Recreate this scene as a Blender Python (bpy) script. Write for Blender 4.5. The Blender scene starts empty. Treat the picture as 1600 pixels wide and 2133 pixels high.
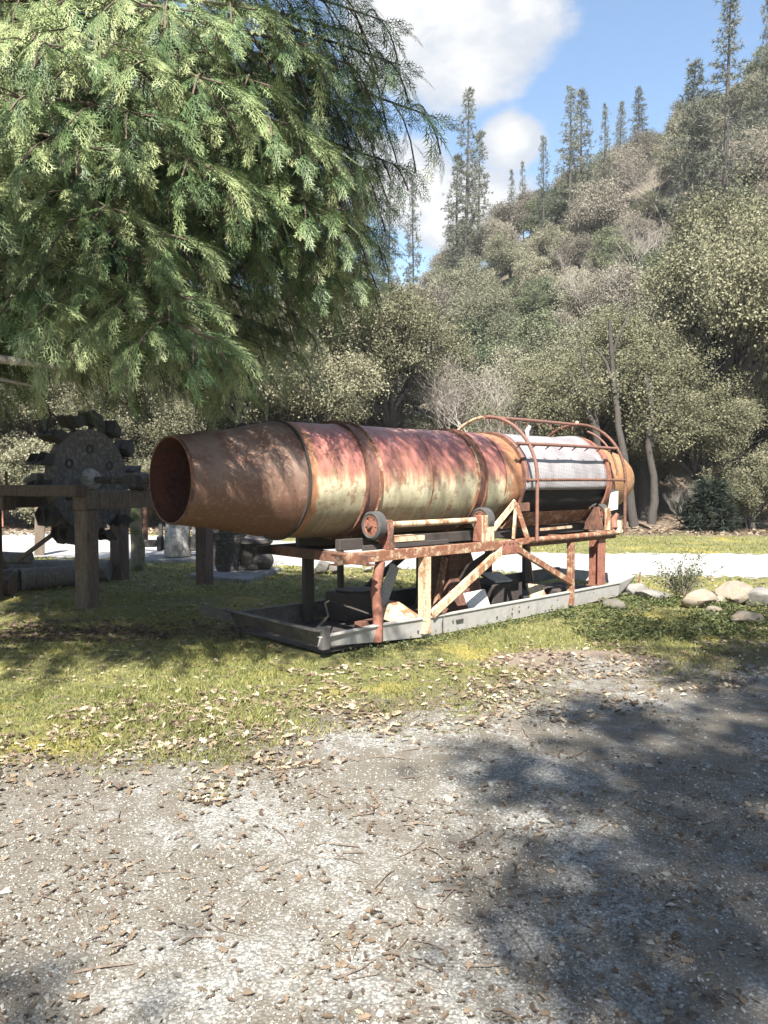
import bpy, bmesh, math, random
import numpy as np
from mathutils import Vector, Matrix

R = math.radians
rnd = random.Random(7)
rng = np.random.default_rng(7)
scene = bpy.context.scene
col = scene.collection

# ------------------------------------------------------------------ camera
EYE = 1.6
FPX = 1611.0                      # focal length in pixels of the 1600 x 2133 photograph
cam_d = bpy.data.cameras.new('camera')
cam_d.sensor_fit = 'VERTICAL'
cam_d.sensor_height = 36.0
cam_d.lens = FPX / 2133 * 36
cam_d.clip_start = 0.05
cam_d.clip_end = 3000
cam = bpy.data.objects.new('camera', cam_d)
cam.location = (0, 0, EYE)
cam.rotation_euler = (R(90 - 2.36), 0, 0)
col.objects.link(cam)
scene.camera = cam

# ------------------------------------------------------------------ light
SUN_AZ, SUN_EL = R(3), R(47)      # the light travels towards azimuth +3 deg (from +Y to +X)
sun_dir = Vector((math.sin(SUN_AZ) * math.cos(SUN_EL), math.cos(SUN_AZ) * math.cos(SUN_EL), -math.sin(SUN_EL)))
sun_d = bpy.data.lights.new('sun', 'SUN')
sun_d.energy = 5.0
sun_d.angle = R(0.45)
sun_d.color = (1.0, 0.95, 0.87)
sun = bpy.data.objects.new('sun', sun_d)
sun.rotation_euler = sun_dir.to_track_quat('-Z', 'Y').to_euler()
sun.location = (0, -20, 30)
col.objects.link(sun)

scene.view_settings.view_transform = 'Standard'
scene.view_settings.look = 'None'
scene.view_settings.gamma = 1
scene.view_settings.use_curve_mapping = False
scene.view_settings.exposure = 1.93
scene.cycles.max_bounces = 6
scene.cycles.transparent_max_bounces = 8
scene.cycles.use_denoising = True


# ------------------------------------------------------------------ node helpers
def node(t, typ, ins=None, **props):
    n = t.nodes.new(typ)
    for k, v in props.items():
        setattr(n, k, v)
    for k, v in (ins or {}).items():
        s = n.inputs[k]
        if isinstance(v, bpy.types.NodeSocket):
            t.links.new(v, s)
        else:
            s.default_value = v
    return n

def mth(t, op, a, b=None, c=None, clamp=False):
    ins = {0: a}
    if b is not None: ins[1] = b
    if c is not None: ins[2] = c
    return node(t, 'ShaderNodeMath', ins, operation=op, use_clamp=clamp).outputs[0]

def c4(c):
    return (c[0], c[1], c[2], 1.0)

def mix(t, f, a, b, blend='MIX'):
    n = t.nodes.new('ShaderNodeMix')
    n.data_type = 'RGBA'
    n.blend_type = blend
    for i, v in ((0, f), (6, a), (7, b)):
        if isinstance(v, bpy.types.NodeSocket): t.links.new(v, n.inputs[i])
        else: n.inputs[i].default_value = v if i == 0 else c4(v)
    return n.outputs[2]

def noise(t, vec, scale, detail=4, rough=0.55, dist=0.0):
    ins = {'Scale': scale, 'Detail': detail, 'Roughness': rough, 'Distortion': dist}
    if vec is not None: ins['Vector'] = vec
    return node(t, 'ShaderNodeTexNoise', ins).outputs[0]

def step(t, x, lo, hi, out0=0.0, out1=1.0):
    return node(t, 'ShaderNodeMapRange', {0: x, 1: lo, 2: hi, 3: out0, 4: out1}, interpolation_type='SMOOTHSTEP').outputs[0]

def ramp(t, fac, stops):
    n = node(t, 'ShaderNodeValToRGB', {0: fac})
    el = n.color_ramp.elements
    while len(el) < len(stops): el.new(0.5)
    for e, (p, c) in zip(el, stops):
        e.position = p; e.color = c4(c)
    return n.outputs[0]

def scalevec(t, vec, s):
    return node(t, 'ShaderNodeMapping', {'Vector': vec, 'Scale': s}).outputs[0]

def new_mat(name):
    m = bpy.data.materials.new(name)
    m.use_nodes = True
    t = m.node_tree
    t.nodes.clear()
    out = t.nodes.new('ShaderNodeOutputMaterial')
    b = node(t, 'ShaderNodeBsdfPrincipled')
    t.links.new(b.outputs[0], out.inputs[0])
    tc = t.nodes.new('ShaderNodeTexCoord').outputs['Object']
    return m, t, b, out, tc

def setin(t, b, name, v):
    if isinstance(v, bpy.types.NodeSocket): t.links.new(v, b.inputs[name])
    else: b.inputs[name].default_value = c4(v) if isinstance(v, tuple) and len(v) == 3 else v

def bump(t, b, h, strength=0.5, dist=0.02):
    n = node(t, 'ShaderNodeBump', {'Height': h, 'Strength': strength, 'Distance': dist})
    t.links.new(n.outputs[0], b.inputs['Normal'])

# ------------------------------------------------------------------ world: sky and clouds
def make_world():
    w = bpy.data.worlds.new('World')
    scene.world = w
    w.use_nodes = True
    t = w.node_tree
    t.nodes.clear()
    out = t.nodes.new('ShaderNodeOutputWorld')
    sky = t.nodes.new('ShaderNodeTexSky')
    sky.sky_type = 'NISHITA'
    sky.sun_disc = False
    sky.sun_elevation = SUN_EL
    sky.sun_rotation = R(180) + SUN_AZ
    sky.air_density = 1.3
    sky.dust_density = 0.3
    sky.ozone_density = 3.0
    bg = node(t, 'ShaderNodeBackground', {0: sky.outputs[0], 1: 0.06})
    d = t.nodes.new('ShaderNodeTexCoord').outputs['Generated']
    flat = node(t, 'ShaderNodeMapping', {'Vector': d, 'Scale': (1, 1, 1.7), 'Location': (3.1, .4, 1.3)}).outputs[0]
    n1 = noise(t, flat, 3.2, 9, 0.6, 0.25)
    n2 = noise(t, flat, 9.0, 6, 0.6, 0.2)
    # cumulus heaps: direction, half sizes
    heaps = [((.10, 1, .60), (.118, .3, .086)), ((.03, 1, .65), (.09, .3, .10)), ((.175, 1, .61), (.05, .3, .066)), ((.12, 1, .72), (.12, .3, .08)),
             ((.162, 1, .425), (.040, .3, .034)), ((.035, 1, .365), (.075, .3, .050)), ((.11, 1, .34), (.11, .3, .058)), ((-.02, 1, .375), (.05, .3, .045)), ((-.5, 1, .40), (.3, .4, .15)),
             ((.9, 1, .55), (.2, .4, .10)), ((-1.2, .3, .5), (.4, .5, .14)), ((1.2, -.4, .5), (.5, .5, .16)),
             ((-.4, -1, .6), (.5, .5, .18)), ((.5, -1, .35), (.5, .5, .12)), ((-.3, .6, 1), (.3, .3, .2)), ((-1, -.6, .3), (.4, .4, .1))]
    acc = None
    for c, s in heaps:
        cv = Vector(c).normalized()
        off = node(t, 'ShaderNodeVectorMath', {0: d, 1: tuple(cv)}, operation='SUBTRACT').outputs[0]
        sc = node(t, 'ShaderNodeVectorMath', {0: off, 1: (1 / s[0], 1 / s[1], 1 / s[2])}, operation='MULTIPLY').outputs[0]
        ln = node(t, 'ShaderNodeVectorMath', {0: sc}, operation='LENGTH').outputs['Value']
        v = mth(t, 'SUBTRACT', 1.0, ln)
        acc = v if acc is None else mth(t, 'SMOOTH_MAX', acc, v, 0.12)
    dens = mth(t, 'ADD', acc, mth(t, 'MULTIPLY', mth(t, 'SUBTRACT', n1, 0.5), 2.1))
    dens = mth(t, 'ADD', dens, mth(t, 'MULTIPLY', mth(t, 'SUBTRACT', n2, 0.5), 0.85))
    cov = step(t, dens, -0.05, 0.30)
    shade = step(t, mth(t, 'ADD', dens, mth(t, 'MULTIPLY', mth(t, 'SUBTRACT', n2, 0.5), 1.2)), 0.1, 0.8)
    ccol = mix(t, shade, (0.66, 0.71, 0.79), (0.97, 0.97, 0.97))
    cl = node(t, 'ShaderNodeBackground', {0: ccol, 1: 0.28})
    ms = node(t, 'ShaderNodeMixShader', {0: cov, 1: bg.outputs[0], 2: cl.outputs[0]})
    t.links.new(ms.outputs[0], out.inputs[0])
make_world()

# ------------------------------------------------------------------ object helpers
def tag(o, label=None, cat=None, group=None, kind=None):
    if label: o['label'] = label
    if cat: o['category'] = cat
    if group: o['group'] = group
    if kind: o['kind'] = kind
    return o

def thing(name, loc=(0, 0, 0), rz=0.0, label=None, cat=None, group=None):
    o = bpy.data.objects.new(name, None)
    o.empty_display_size = 0.3
    o.location = loc
    o.rotation_euler = (0, 0, rz)
    col.objects.link(o)
    return tag(o, label, cat, group)

def link(name, me, parent=None, loc=(0, 0, 0), rot=(0, 0, 0), sc=(1, 1, 1)):
    o = bpy.data.objects.new(name, me)
    o.location = loc; o.rotation_euler = rot; o.scale = sc
    if parent: o.parent = parent
    col.objects.link(o)
    return o

class MB:
    """collects simple shapes into one mesh"""
    def __init__(s):
        s.v = []; s.f = []
    def add(s, vs, fs):
        n = len(s.v)
        s.v += [tuple(v) for v in vs]
        s.f += [tuple(i + n for i in f) for f in fs]
        return s
    def hexa(s, c):
        return s.add(c, [(0, 3, 2, 1), (4, 5, 6, 7), (0, 1, 5, 4), (1, 2, 6, 5), (2, 3, 7, 6), (3, 0, 4, 7)])
    def box(s, x0, x1, y0, y1, z0, z1):
        return s.hexa([(x0, y0, z0), (x1, y0, z0), (x1, y1, z0), (x0, y1, z0), (x0, y0, z1), (x1, y0, z1), (x1, y1, z1), (x0, y1, z1)])
    def bar(s, p0, p1, w, h, up=(0, 0, 1)):
        p0 = Vector(p0); p1 = Vector(p1)
        d = (p1 - p0).normalized()
        side = d.cross(Vector(up))
        if side.length < 1e-4: side = d.cross(Vector((0, 1, 0)))
        side.normalize()
        u = side.cross(d).normalized()
        a = side * w / 2; b = u * h / 2
        return s.hexa([p0 - a - b, p0 + a - b, p1 + a - b, p1 - a - b, p0 - a + b, p0 + a + b, p1 + a + b, p1 - a + b])
    def tube(s, pts, r, n=8, cap=True):
        pts = [Vector(p) for p in pts]
        rs = r if isinstance(r, (list, tuple)) else [r] * len(pts)
        base = len(s.v)
        prev = None
        for i, p in enumerate(pts):
            a = pts[max(i - 1, 0)]; b = pts[min(i + 1, len(pts) - 1)]
            d = (b - a).normalized()
            if prev is None:
                x = d.orthogonal().normalized()
            else:
                x = (prev - d * prev.dot(d)).normalized()
            prev = x
            y = d.cross(x)
            for k in range(n):
                an = 2 * math.pi * k / n
                s.v.append(tuple(p + (x * math.cos(an) + y * math.sin(an)) * rs[i]))
        for i in range(len(pts) - 1):
            for k in range(n):
                q = base + i * n
                s.f.append((q + k, q + (k + 1) % n, q + n + (k + 1) % n, q + n + k))
        if cap:
            s.f.append(tuple(base + k for k in reversed(range(n))))
            s.f.append(tuple(base + (len(pts) - 1) * n + k for k in range(n)))
        return s
    def lathe(s, prof, n=48, a0=0.0, a1=2 * math.pi, axis='x', c=(0, 0), wob=None):
        """prof: (along, radius); axis x: circle in y,z round c; axis z: circle in x,y round c"""
        base = len(s.v)
        full = abs(a1 - a0 - 2 * math.pi) < 1e-6
        m = n if full else n + 1
        for (u, r) in prof:
            for k in range(m):
                an = a0 + (a1 - a0) * k / n
                rr = r + (wob(u, an) if wob else 0)
                y = c[0] + rr * math.cos(an); z = c[1] + rr * math.sin(an)
                s.v.append((u, y, z) if axis == 'x' else (y, z, u))
        for i in range(len(prof) - 1):
            for k in range(n):
                q = base + i * m
                k2 = (k + 1) % m
                s.f.append((q + k, q + m + k, q + m + k2, q + k2))
        return s
    def build(s, name, mat, parent=None, smooth=0, bevel=0, solid=0, loc=(0, 0, 0), rot=(0, 0, 0)):
        me = bpy.data.meshes.new(name)
        me.from_pydata(s.v, [], s.f)
        bm = bmesh.new(); bm.from_mesh(me)
        bmesh.ops.recalc_face_normals(bm, faces=bm.faces)
        bm.to_mesh(me); bm.free()
        me.materials.append(mat)
        if smooth:
            me.shade_smooth()
            me.set_sharp_from_angle(angle=R(smooth))
        o = link(name, me, parent, loc, rot)
        if solid:
            md = o.modifiers.new('thickness', 'SOLIDIFY'); md.thickness = solid; md.offset = -1
        if bevel:
            md = o.modifiers.new('bevel', 'BEVEL'); md.width = bevel; md.segments = 1; md.limit_method = 'ANGLE'
        return o

def np_mesh(name, V, F, mats, tint=None, midx=None, smooth=False):
    me = bpy.data.meshes.new(name)
    V = np.asarray(V, np.float32); F = np.asarray(F, np.int32)
    k = F.shape[1]
    me.vertices.add(len(V)); me.vertices.foreach_set('co', V.ravel())
    me.loops.add(F.size); me.loops.foreach_set('vertex_index', F.ravel())
    me.polygons.add(len(F)); me.polygons.foreach_set('loop_start', np.arange(0, F.size, k, dtype=np.int32))
    for m in (mats if isinstance(mats, (list, tuple)) else [mats]): me.materials.append(m)
    if midx is not None: me.polygons.foreach_set('material_index', np.asarray(midx, np.int32))
    me.update(calc_edges=True)
    if tint is not None:
        a = me.attributes.new('tint', 'FLOAT', 'FACE')
        a.data.foreach_set('value', np.asarray(tint, np.float32))
    if not smooth:
        me.shade_flat()
    return me

def basis(d, up=np.array([0, 0, 1.0]), roll=None):
    """rows of unit vectors d -> rotation matrices with columns (d, side, normal)"""
    d = d / np.linalg.norm(d, axis=1, keepdims=True)
    s = np.cross(np.broadcast_to(up, d.shape), d)
    ln = np.linalg.norm(s, axis=1, keepdims=True)
    s = np.where(ln < 1e-4, np.array([1.0, 0, 0]), s / np.maximum(ln, 1e-6))
    n = np.cross(d, s)
    if roll is not None:
        c = np.cos(roll)[:, None]; sn = np.sin(roll)[:, None]
        s, n = s * c + n * sn, n * c - s * sn
    return np.stack([d, s, n], axis=2)

def scatter(V0, F0, P, M, S):
    """copies of a template mesh -> one vertex and one face array"""
    n = len(P)
    V = np.einsum('nij,kj->nki', M, V0) * np.asarray(S).reshape(n, 1, -1) + P[:, None, :]
    F = F0[None] + (np.arange(n) * len(V0))[:, None, None]
    return V.reshape(-1, 3), F.reshape(-1, F0.shape[1])

def vnoise(x, y, seed=0):
    """smooth value noise in the plane, 0..1"""
    x = np.asarray(x, float); y = np.asarray(y, float)
    xi = np.floor(x).astype(np.int64); yi = np.floor(y).astype(np.int64)
    fx = x - xi; fy = y - yi
    fx = fx * fx * (3 - 2 * fx); fy = fy * fy * (3 - 2 * fy)
    def h(a, b):
        v = (a * 374761393 + b * 668265263 + seed * 974634777) & 0x7fffffff
        v = ((v ^ (v >> 13)) * 1274126177) & 0x7fffffff
        return ((v ^ (v >> 16)) & 0xffff) / 65535.0
    return (h(xi, yi) * (1 - fx) + h(xi + 1, yi) * fx) * (1 - fy) + (h(xi, yi + 1) * (1 - fx) + h(xi + 1, yi + 1) * fx) * fy

def fnoise(x, y, seed=0):
    return 0.5 * vnoise(x, y, seed) + 0.3 * vnoise(x * 2.1, y * 2.1, seed + 1) + 0.2 * vnoise(x * 4.3, y * 4.3, seed + 2)

# ------------------------------------------------------------------ materials
def mat_metal(name, base, spots, amount=0.5, scale=9.0, rough=0.75, metallic=0.0, streak=False, bmp=0.3, third=None):
    m, t, b, out, tc = new_mat(name)
    v = scalevec(t, tc, (1, 1, 0.25)) if streak else tc
    n1 = noise(t, v, scale, 6, 0.65)
    n2 = noise(t, tc, scale * 4.5, 4, 0.6)
    f = step(t, mth(t, 'ADD', n1, mth(t, 'MULTIPLY', mth(t, 'SUBTRACT', n2, .5), .35)), 1 - amount - .09, 1 - amount + .09)
    c = mix(t, f, base, spots)
    c = mix(t, step(t, n2, .35, .75), c, mix(t, .5, c, third or tuple(x * .5 for x in spots)))
    setin(t, b, 'Base Color', c)
    setin(t, b, 'Roughness', rough)
    setin(t, b, 'Metallic', metallic)
    bump(t, b, mth(t, 'ADD', n1, n2), bmp, 0.006)
    return m

M = {}
M['rust'] = mat_metal('rust', (.15, .068, .042), (.075, .036, .025), .5, 8, .85)
M['rust_red'] = mat_metal('red rust', (.225, .095, .064), (.15, .055, .034), .45, 7, .8)
M['cream'] = mat_metal('flaking cream paint over rust', (.42, .36, .255), (.17, .068, .03), .46, 10, .7, streak=True, third=(.32, .17, .08))
M['cream_rusty'] = mat_metal('mostly rusted cream paint', (.36, .275, .185), (.15, .06, .032), .56, 11, .75, third=(.15, .06, .03))
M['galv'] = mat_metal('weathered grey sheet', (.33, .32, .305), (.27, .26, .245), .42, 3.0, .6, .0, streak=True, bmp=.12, third=(.25, .22, .19))
M['galv_shaded'] = mat_metal('shade-darkened grey sheet', (.085, .08, .075), (.055, .05, .048), .5, 5, .7, bmp=.15)  # grey skid sheet with the shade it stands in put into its colour
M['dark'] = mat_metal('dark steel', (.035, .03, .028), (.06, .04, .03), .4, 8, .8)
M['pipe'] = mat_metal('brown pipe', (.13, .065, .05), (.20, .09, .06), .45, 14, .75)
M['iron'] = mat_metal('old cast iron', (.055, .050, .047), (.15, .142, .135), .42, 13, .85, bmp=.6, third=(.075, .05, .035))
M['black'] = mat_metal('near-black steel', (.012, .011, .010), (.022, .018, .015), .4, 6, .9)  # near-black tone for the inner shell below the screen sheet
M['disc'] = mat_metal('mottled iron disc', (.075, .070, .065), (.17, .16, .15), .45, 16, .9, bmp=.5, third=(.07, .055, .045))
M['bucket'] = mat_metal('dark iron bucket', (.032, .029, .027), (.07, .065, .06), .35, 9, .85, bmp=.4)
M['hub_grey'] = mat_metal('pale corroded hub', (.34, .33, .31), (.2, .19, .18), .5, 10, .9, bmp=.6)
M['tyre'] = mat_metal('worn rubber', (.045, .043, .042), (.09, .085, .08), .4, 12, .9)
M['white'] = mat_metal('chalky white sheet', (.48, .465, .44), (.36, .33, .29), .35, 7, .6)
M['concrete'] = mat_metal('weathered concrete', (.30, .29, .27), (.20, .19, .175), .5, 7, .95, bmp=.5)
M['slab'] = mat_metal('grey slab', (.24, .235, .23), (.17, .16, .15), .5, 5, .95, bmp=.4)
M['rock_tan'] = mat_metal('tan stone', (.185, .148, .108), (.13, .108, .082), .5, 4, .95, bmp=1.0, third=(.30, .26, .22))
M['rock_grey'] = mat_metal('grey stone', (.16, .15, .135), (.11, .105, .097), .5, 4, .95, bmp=1.0, third=(.2, .19, .18))
M['rock_dark'] = mat_metal('dark stone', (.10, .09, .075), (.16, .15, .13), .45, 9, .95, bmp=.7)
M['panel_red'] = mat_metal('rusty flume sheet', (.30, .13, .08), (.20, .08, .05), .45, 3, .8)

def mat_wood(name, a, bcol, moss=None):
    m, t, b, out, tc = new_mat(name)
    n1 = noise(t, tc, 14, 6, .7, 1.2)
    n2 = noise(t, scalevec(t, tc, (6, 6, .5)), 8, 5, .65)
    c = mix(t, step(t, mth(t, 'ADD', mth(t, 'MULTIPLY', n1, .4), mth(t, 'MULTIPLY', n2, .6)), .35, .65), a, bcol)
    if moss:
        c = mix(t, step(t, noise(t, tc, 5, 5), .45, .6), c, moss)
    setin(t, b, 'Base Color', c); setin(t, b, 'Roughness', .9)
    bump(t, b, mth(t, 'ADD', n1, n2), .6, .01)
    return m
M['timber'] = mat_wood('weathered timber', (.065, .048, .036), (.15, .118, .09))
M['timber_dark'] = mat_wood('dark timber', (.05, .035, .028), (.11, .08, .065))
M['log'] = mat_wood('grey log bark', (.075, .068, .06), (.16, .15, .14))
M['mossy'] = mat_wood('mossy log', (.12, .10, .075), (.20, .17, .13), (.07, .09, .03))
M['bark'] = mat_wood('oak bark', (.026, .022, .019), (.062, .054, .047))
M['bark_pale'] = mat_wood('bare branch bark', (.19, .168, .145), (.28, .25, .22))
M['bark_red'] = mat_wood('cedar bark', (.06, .045, .032), (.12, .09, .065))

def mat_drum():
    m, t, b, out, tc = new_mat('faded red over olive drum paint')
    sp = node(t, 'ShaderNodeSeparateXYZ', {0: tc})
    u, v, z = sp.outputs
    w = mth(t, 'MULTIPLY', mth(t, 'SUBTRACT', z, 1.6), 1 / .57)
    st = noise(t, scalevec(t, tc, (9, 1.2, 1.2)), 1.6, 6, .65)          # drips run round the drum
    big = noise(t, tc, 2.1, 5, .6)
    fine = noise(t, tc, 26, 5, .65)
    x = mth(t, 'ADD', w, mth(t, 'MULTIPLY', mth(t, 'SUBTRACT', st, .5), 1.0))
    x = mth(t, 'ADD', x, mth(t, 'MULTIPLY', mth(t, 'SUBTRACT', big, .5), .55))
    x = mth(t, 'ADD', x, mth(t, 'MULTIPLY', mth(t, 'SUBTRACT', fine, .5), .28))
    c = ramp(t, mth(t, 'MULTIPLY_ADD', x, .5, .5), [(.06, (.15, .12, .075)), (.28, (.29, .265, .17)), (.44, (.42, .385, .265)),
                                                     (.52, (.33, .21, .13)), (.60, (.26, .112, .084)), (.82, (.275, .10, .085)), (1.0, (.36, .20, .175))])
    # rust near the flange at the screen end and beside the hoops
    near = mth(t, 'MAXIMUM', step(t, u, 1.15, 1.75), mth(t, 'MULTIPLY', step(t, mth(t, 'ABSOLUTE', mth(t, 'SUBTRACT', u, -1.33)), .22, 0.0), .8))
    rf = step(t, mth(t, 'ADD', mth(t, 'MULTIPLY', near, .55), mth(t, 'MULTIPLY', noise(t, tc, 7, 6, .65), .7)), .56, .78)
    c = mix(t, rf, c, mix(t, fine, (.20, .085, .04), (.34, .17, .085)))
    spots = step(t, noise(t, tc, 34, 5, .7), .60, .70)
    c = mix(t, mth(t, 'MULTIPLY', spots, .75), c, (.19, .07, .035))
    flake = step(t, noise(t, tc, 9, 10, .72, .3), .555, .575)
    c = mix(t, mth(t, 'MULTIPLY', flake, .6), c, mix(t, fine, (.13, .052, .03), (.25, .11, .055)))
    runs = step(t, noise(t, scalevec(t, tc, (30, 1.0, 1.0)), 1.4, 4, .6), .60, .66)
    c = mix(t, mth(t, 'MULTIPLY', runs, .3), c, (.16, .07, .04))
    chalk = step(t, noise(t, scalevec(t, tc, (14, 2.5, 2.5)), 2.2, 5, .7), .57, .72)
    c = mix(t, mth(t, 'MULTIPLY', chalk, .30), c, (.60, .40, .33))
    setin(t, b, 'Base Color', c); setin(t, b, 'Roughness', .62)
    bump(t, b, mth(t, 'ADD', fine, st), .25, .006)
    return m
M['drum'] = mat_drum()

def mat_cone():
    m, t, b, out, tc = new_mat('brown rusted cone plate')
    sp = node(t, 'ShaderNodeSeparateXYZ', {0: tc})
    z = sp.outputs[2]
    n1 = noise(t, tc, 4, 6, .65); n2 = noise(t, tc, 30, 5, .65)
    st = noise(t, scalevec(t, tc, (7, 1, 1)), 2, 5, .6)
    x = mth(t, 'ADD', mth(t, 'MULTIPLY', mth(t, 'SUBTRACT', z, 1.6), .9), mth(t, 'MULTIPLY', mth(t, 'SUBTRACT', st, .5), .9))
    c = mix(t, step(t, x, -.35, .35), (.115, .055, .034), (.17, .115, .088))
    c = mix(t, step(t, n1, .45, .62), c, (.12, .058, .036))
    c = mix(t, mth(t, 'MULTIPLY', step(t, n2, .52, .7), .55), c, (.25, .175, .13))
    setin(t, b, 'Base Color', c); setin(t, b, 'Roughness', .68)
    bump(t, b, n2, .25, .005)
    return m
M['cone'] = mat_cone()
M['dome'] = mat_metal('ochre rusted dome', (.30, .165, .075), (.24, .12, .05), .5, 4, .8)
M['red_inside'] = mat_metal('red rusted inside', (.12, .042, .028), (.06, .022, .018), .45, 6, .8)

def mat_screen():
    m, t, b, out, tc = new_mat('punched screen sheet')
    sp = node(t, 'ShaderNodeSeparateXYZ', {0: tc})
    u, v, z = sp.outputs
    an = mth(t, 'ARCTAN2', mth(t, 'SUBTRACT', z, 1.6), mth(t, 'SUBTRACT', .68, v))
    ww = mth(t, 'MULTIPLY', an, .57)
    p, q = mth(t, 'ADD', u, mth(t, 'MULTIPLY', ww, .6)), mth(t, 'SUBTRACT', ww, mth(t, 'MULTIPLY', u, .6))
    fx = mth(t, 'ABSOLUTE', mth(t, 'SUBTRACT', mth(t, 'FRACT', mth(t, 'DIVIDE', p, .048)), .5))
    row = mth(t, 'MULTIPLY', mth(t, 'FRACT', mth(t, 'MULTIPLY', mth(t, 'FLOOR', mth(t, 'DIVIDE', p, .048)), .5)), 1.0)
    fy = mth(t, 'ABSOLUTE', mth(t, 'SUBTRACT', mth(t, 'FRACT', mth(t, 'ADD', mth(t, 'DIVIDE', q, .075), row)), .5))
    hole = mth(t, 'MULTIPLY', mth(t, 'LESS_THAN', fx, .17), mth(t, 'LESS_THAN', fy, .33))
    n1 = noise(t, tc, 4, 6, .6)
    c = mix(t, step(t, n1, .4, .62), (.27, .262, .268), (.20, .19, .195))
    c = mix(t, mth(t, 'MULTIPLY', step(t, noise(t, tc, 16, 5, .7), .56, .68), .5), c, (.33, .21, .15))
    c = mix(t, mth(t, 'MULTIPLY', hole, .42), c, (.06, .05, .05))
    setin(t, b, 'Base Color', c); setin(t, b, 'Roughness', .55)
    setin(t, b, 'Metallic', mth(t, 'MULTIPLY', mth(t, 'SUBTRACT', 1.0, hole), .15))
    bump(t, b, mth(t, 'SUBTRACT', 1.0, hole), .5, .006)
    return m
M['screen'] = mat_screen()

def mat_leaf(name, cols, trans=.3, rough=.55, objvar=.35, spec=.3):
    """cols: dark, mid, light; 'tint' picks one per leaf, the object shifts it"""
    m, t, b, out, tc = new_mat(name)
    at = node(t, 'ShaderNodeAttribute', attribute_name='tint').outputs['Fac']
    oi = node(t, 'ShaderNodeObjectInfo').outputs['Random']
    f = mth(t, 'ADD', at, mth(t, 'MULTIPLY', mth(t, 'SUBTRACT', oi, .5), objvar), clamp=True)
    c = ramp(t, f, [(0.0, cols[0]), (.5, cols[1]), (1.0, cols[2])])
    setin(t, b, 'Base Color', c); setin(t, b, 'Roughness', rough)
    b.inputs['Specular IOR Level'].default_value = spec
    tr = node(t, 'ShaderNodeBsdfTranslucent', {0: c})
    ms = node(t, 'ShaderNodeMixShader', {0: trans, 1: b.outputs[0], 2: tr.outputs[0]})
    t.links.new(ms.outputs[0], out.inputs[0])
    return m
M['cedar'] = mat_leaf('cedar sprays', [(.020, .050, .022), (.10, .155, .06), (.35, .39, .19)], .12, .5, .3)
M['oak'] = mat_leaf('olive oak leaves', [(.070, .070, .040), (.165, .163, .102), (.275, .26, .18)], .22, .65, .3, .15)
M['hill_oak'] = mat_leaf('hillside oak leaves', [(.095, .098, .062), (.18, .178, .118), (.28, .262, .19)], .2, .6, .7, .3)
M['hill_brown'] = mat_leaf('grey brown brush leaves', [(.10, .09, .07), (.185, .165, .13), (.27, .245, .20)], .2, .6, .6, .3)
M['hill_green'] = mat_leaf('deep green oak leaves', [(.045, .062, .032), (.095, .115, .062), (.17, .18, .105)], .2, .6, .6, .3)
M['pine'] = mat_leaf('pine needles', [(.065, .075, .056), (.12, .128, .095), (.18, .18, .135)], .15, .6, .4)
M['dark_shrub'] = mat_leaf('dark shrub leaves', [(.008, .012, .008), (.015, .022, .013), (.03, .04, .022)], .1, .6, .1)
M['bush'] = mat_leaf('small bush leaves', [(.04, .055, .03), (.085, .105, .055), (.18, .19, .11)], .2)
M['weed'] = mat_leaf('weeds', [(.045, .06, .02), (.095, .115, .042), (.20, .195, .09)], .3)
M['grass'] = mat_leaf('grass blades', [(.065, .085, .022), (.165, .175, .052), (.31, .285, .12)], .3)
M['litter'] = mat_leaf('fallen oak leaves', [(.06, .04, .028), (.19, .14, .095), (.42, .36, .255)], .12, .8, 0)
M['pebble'] = mat_leaf('gravel stones', [(.08, .077, .068), (.205, .20, .18), (.37, .36, .335)], 0.0, .85, 0)
M['twig'] = mat_wood('dry twigs', (.10, .075, .055), (.22, .17, .13))

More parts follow.
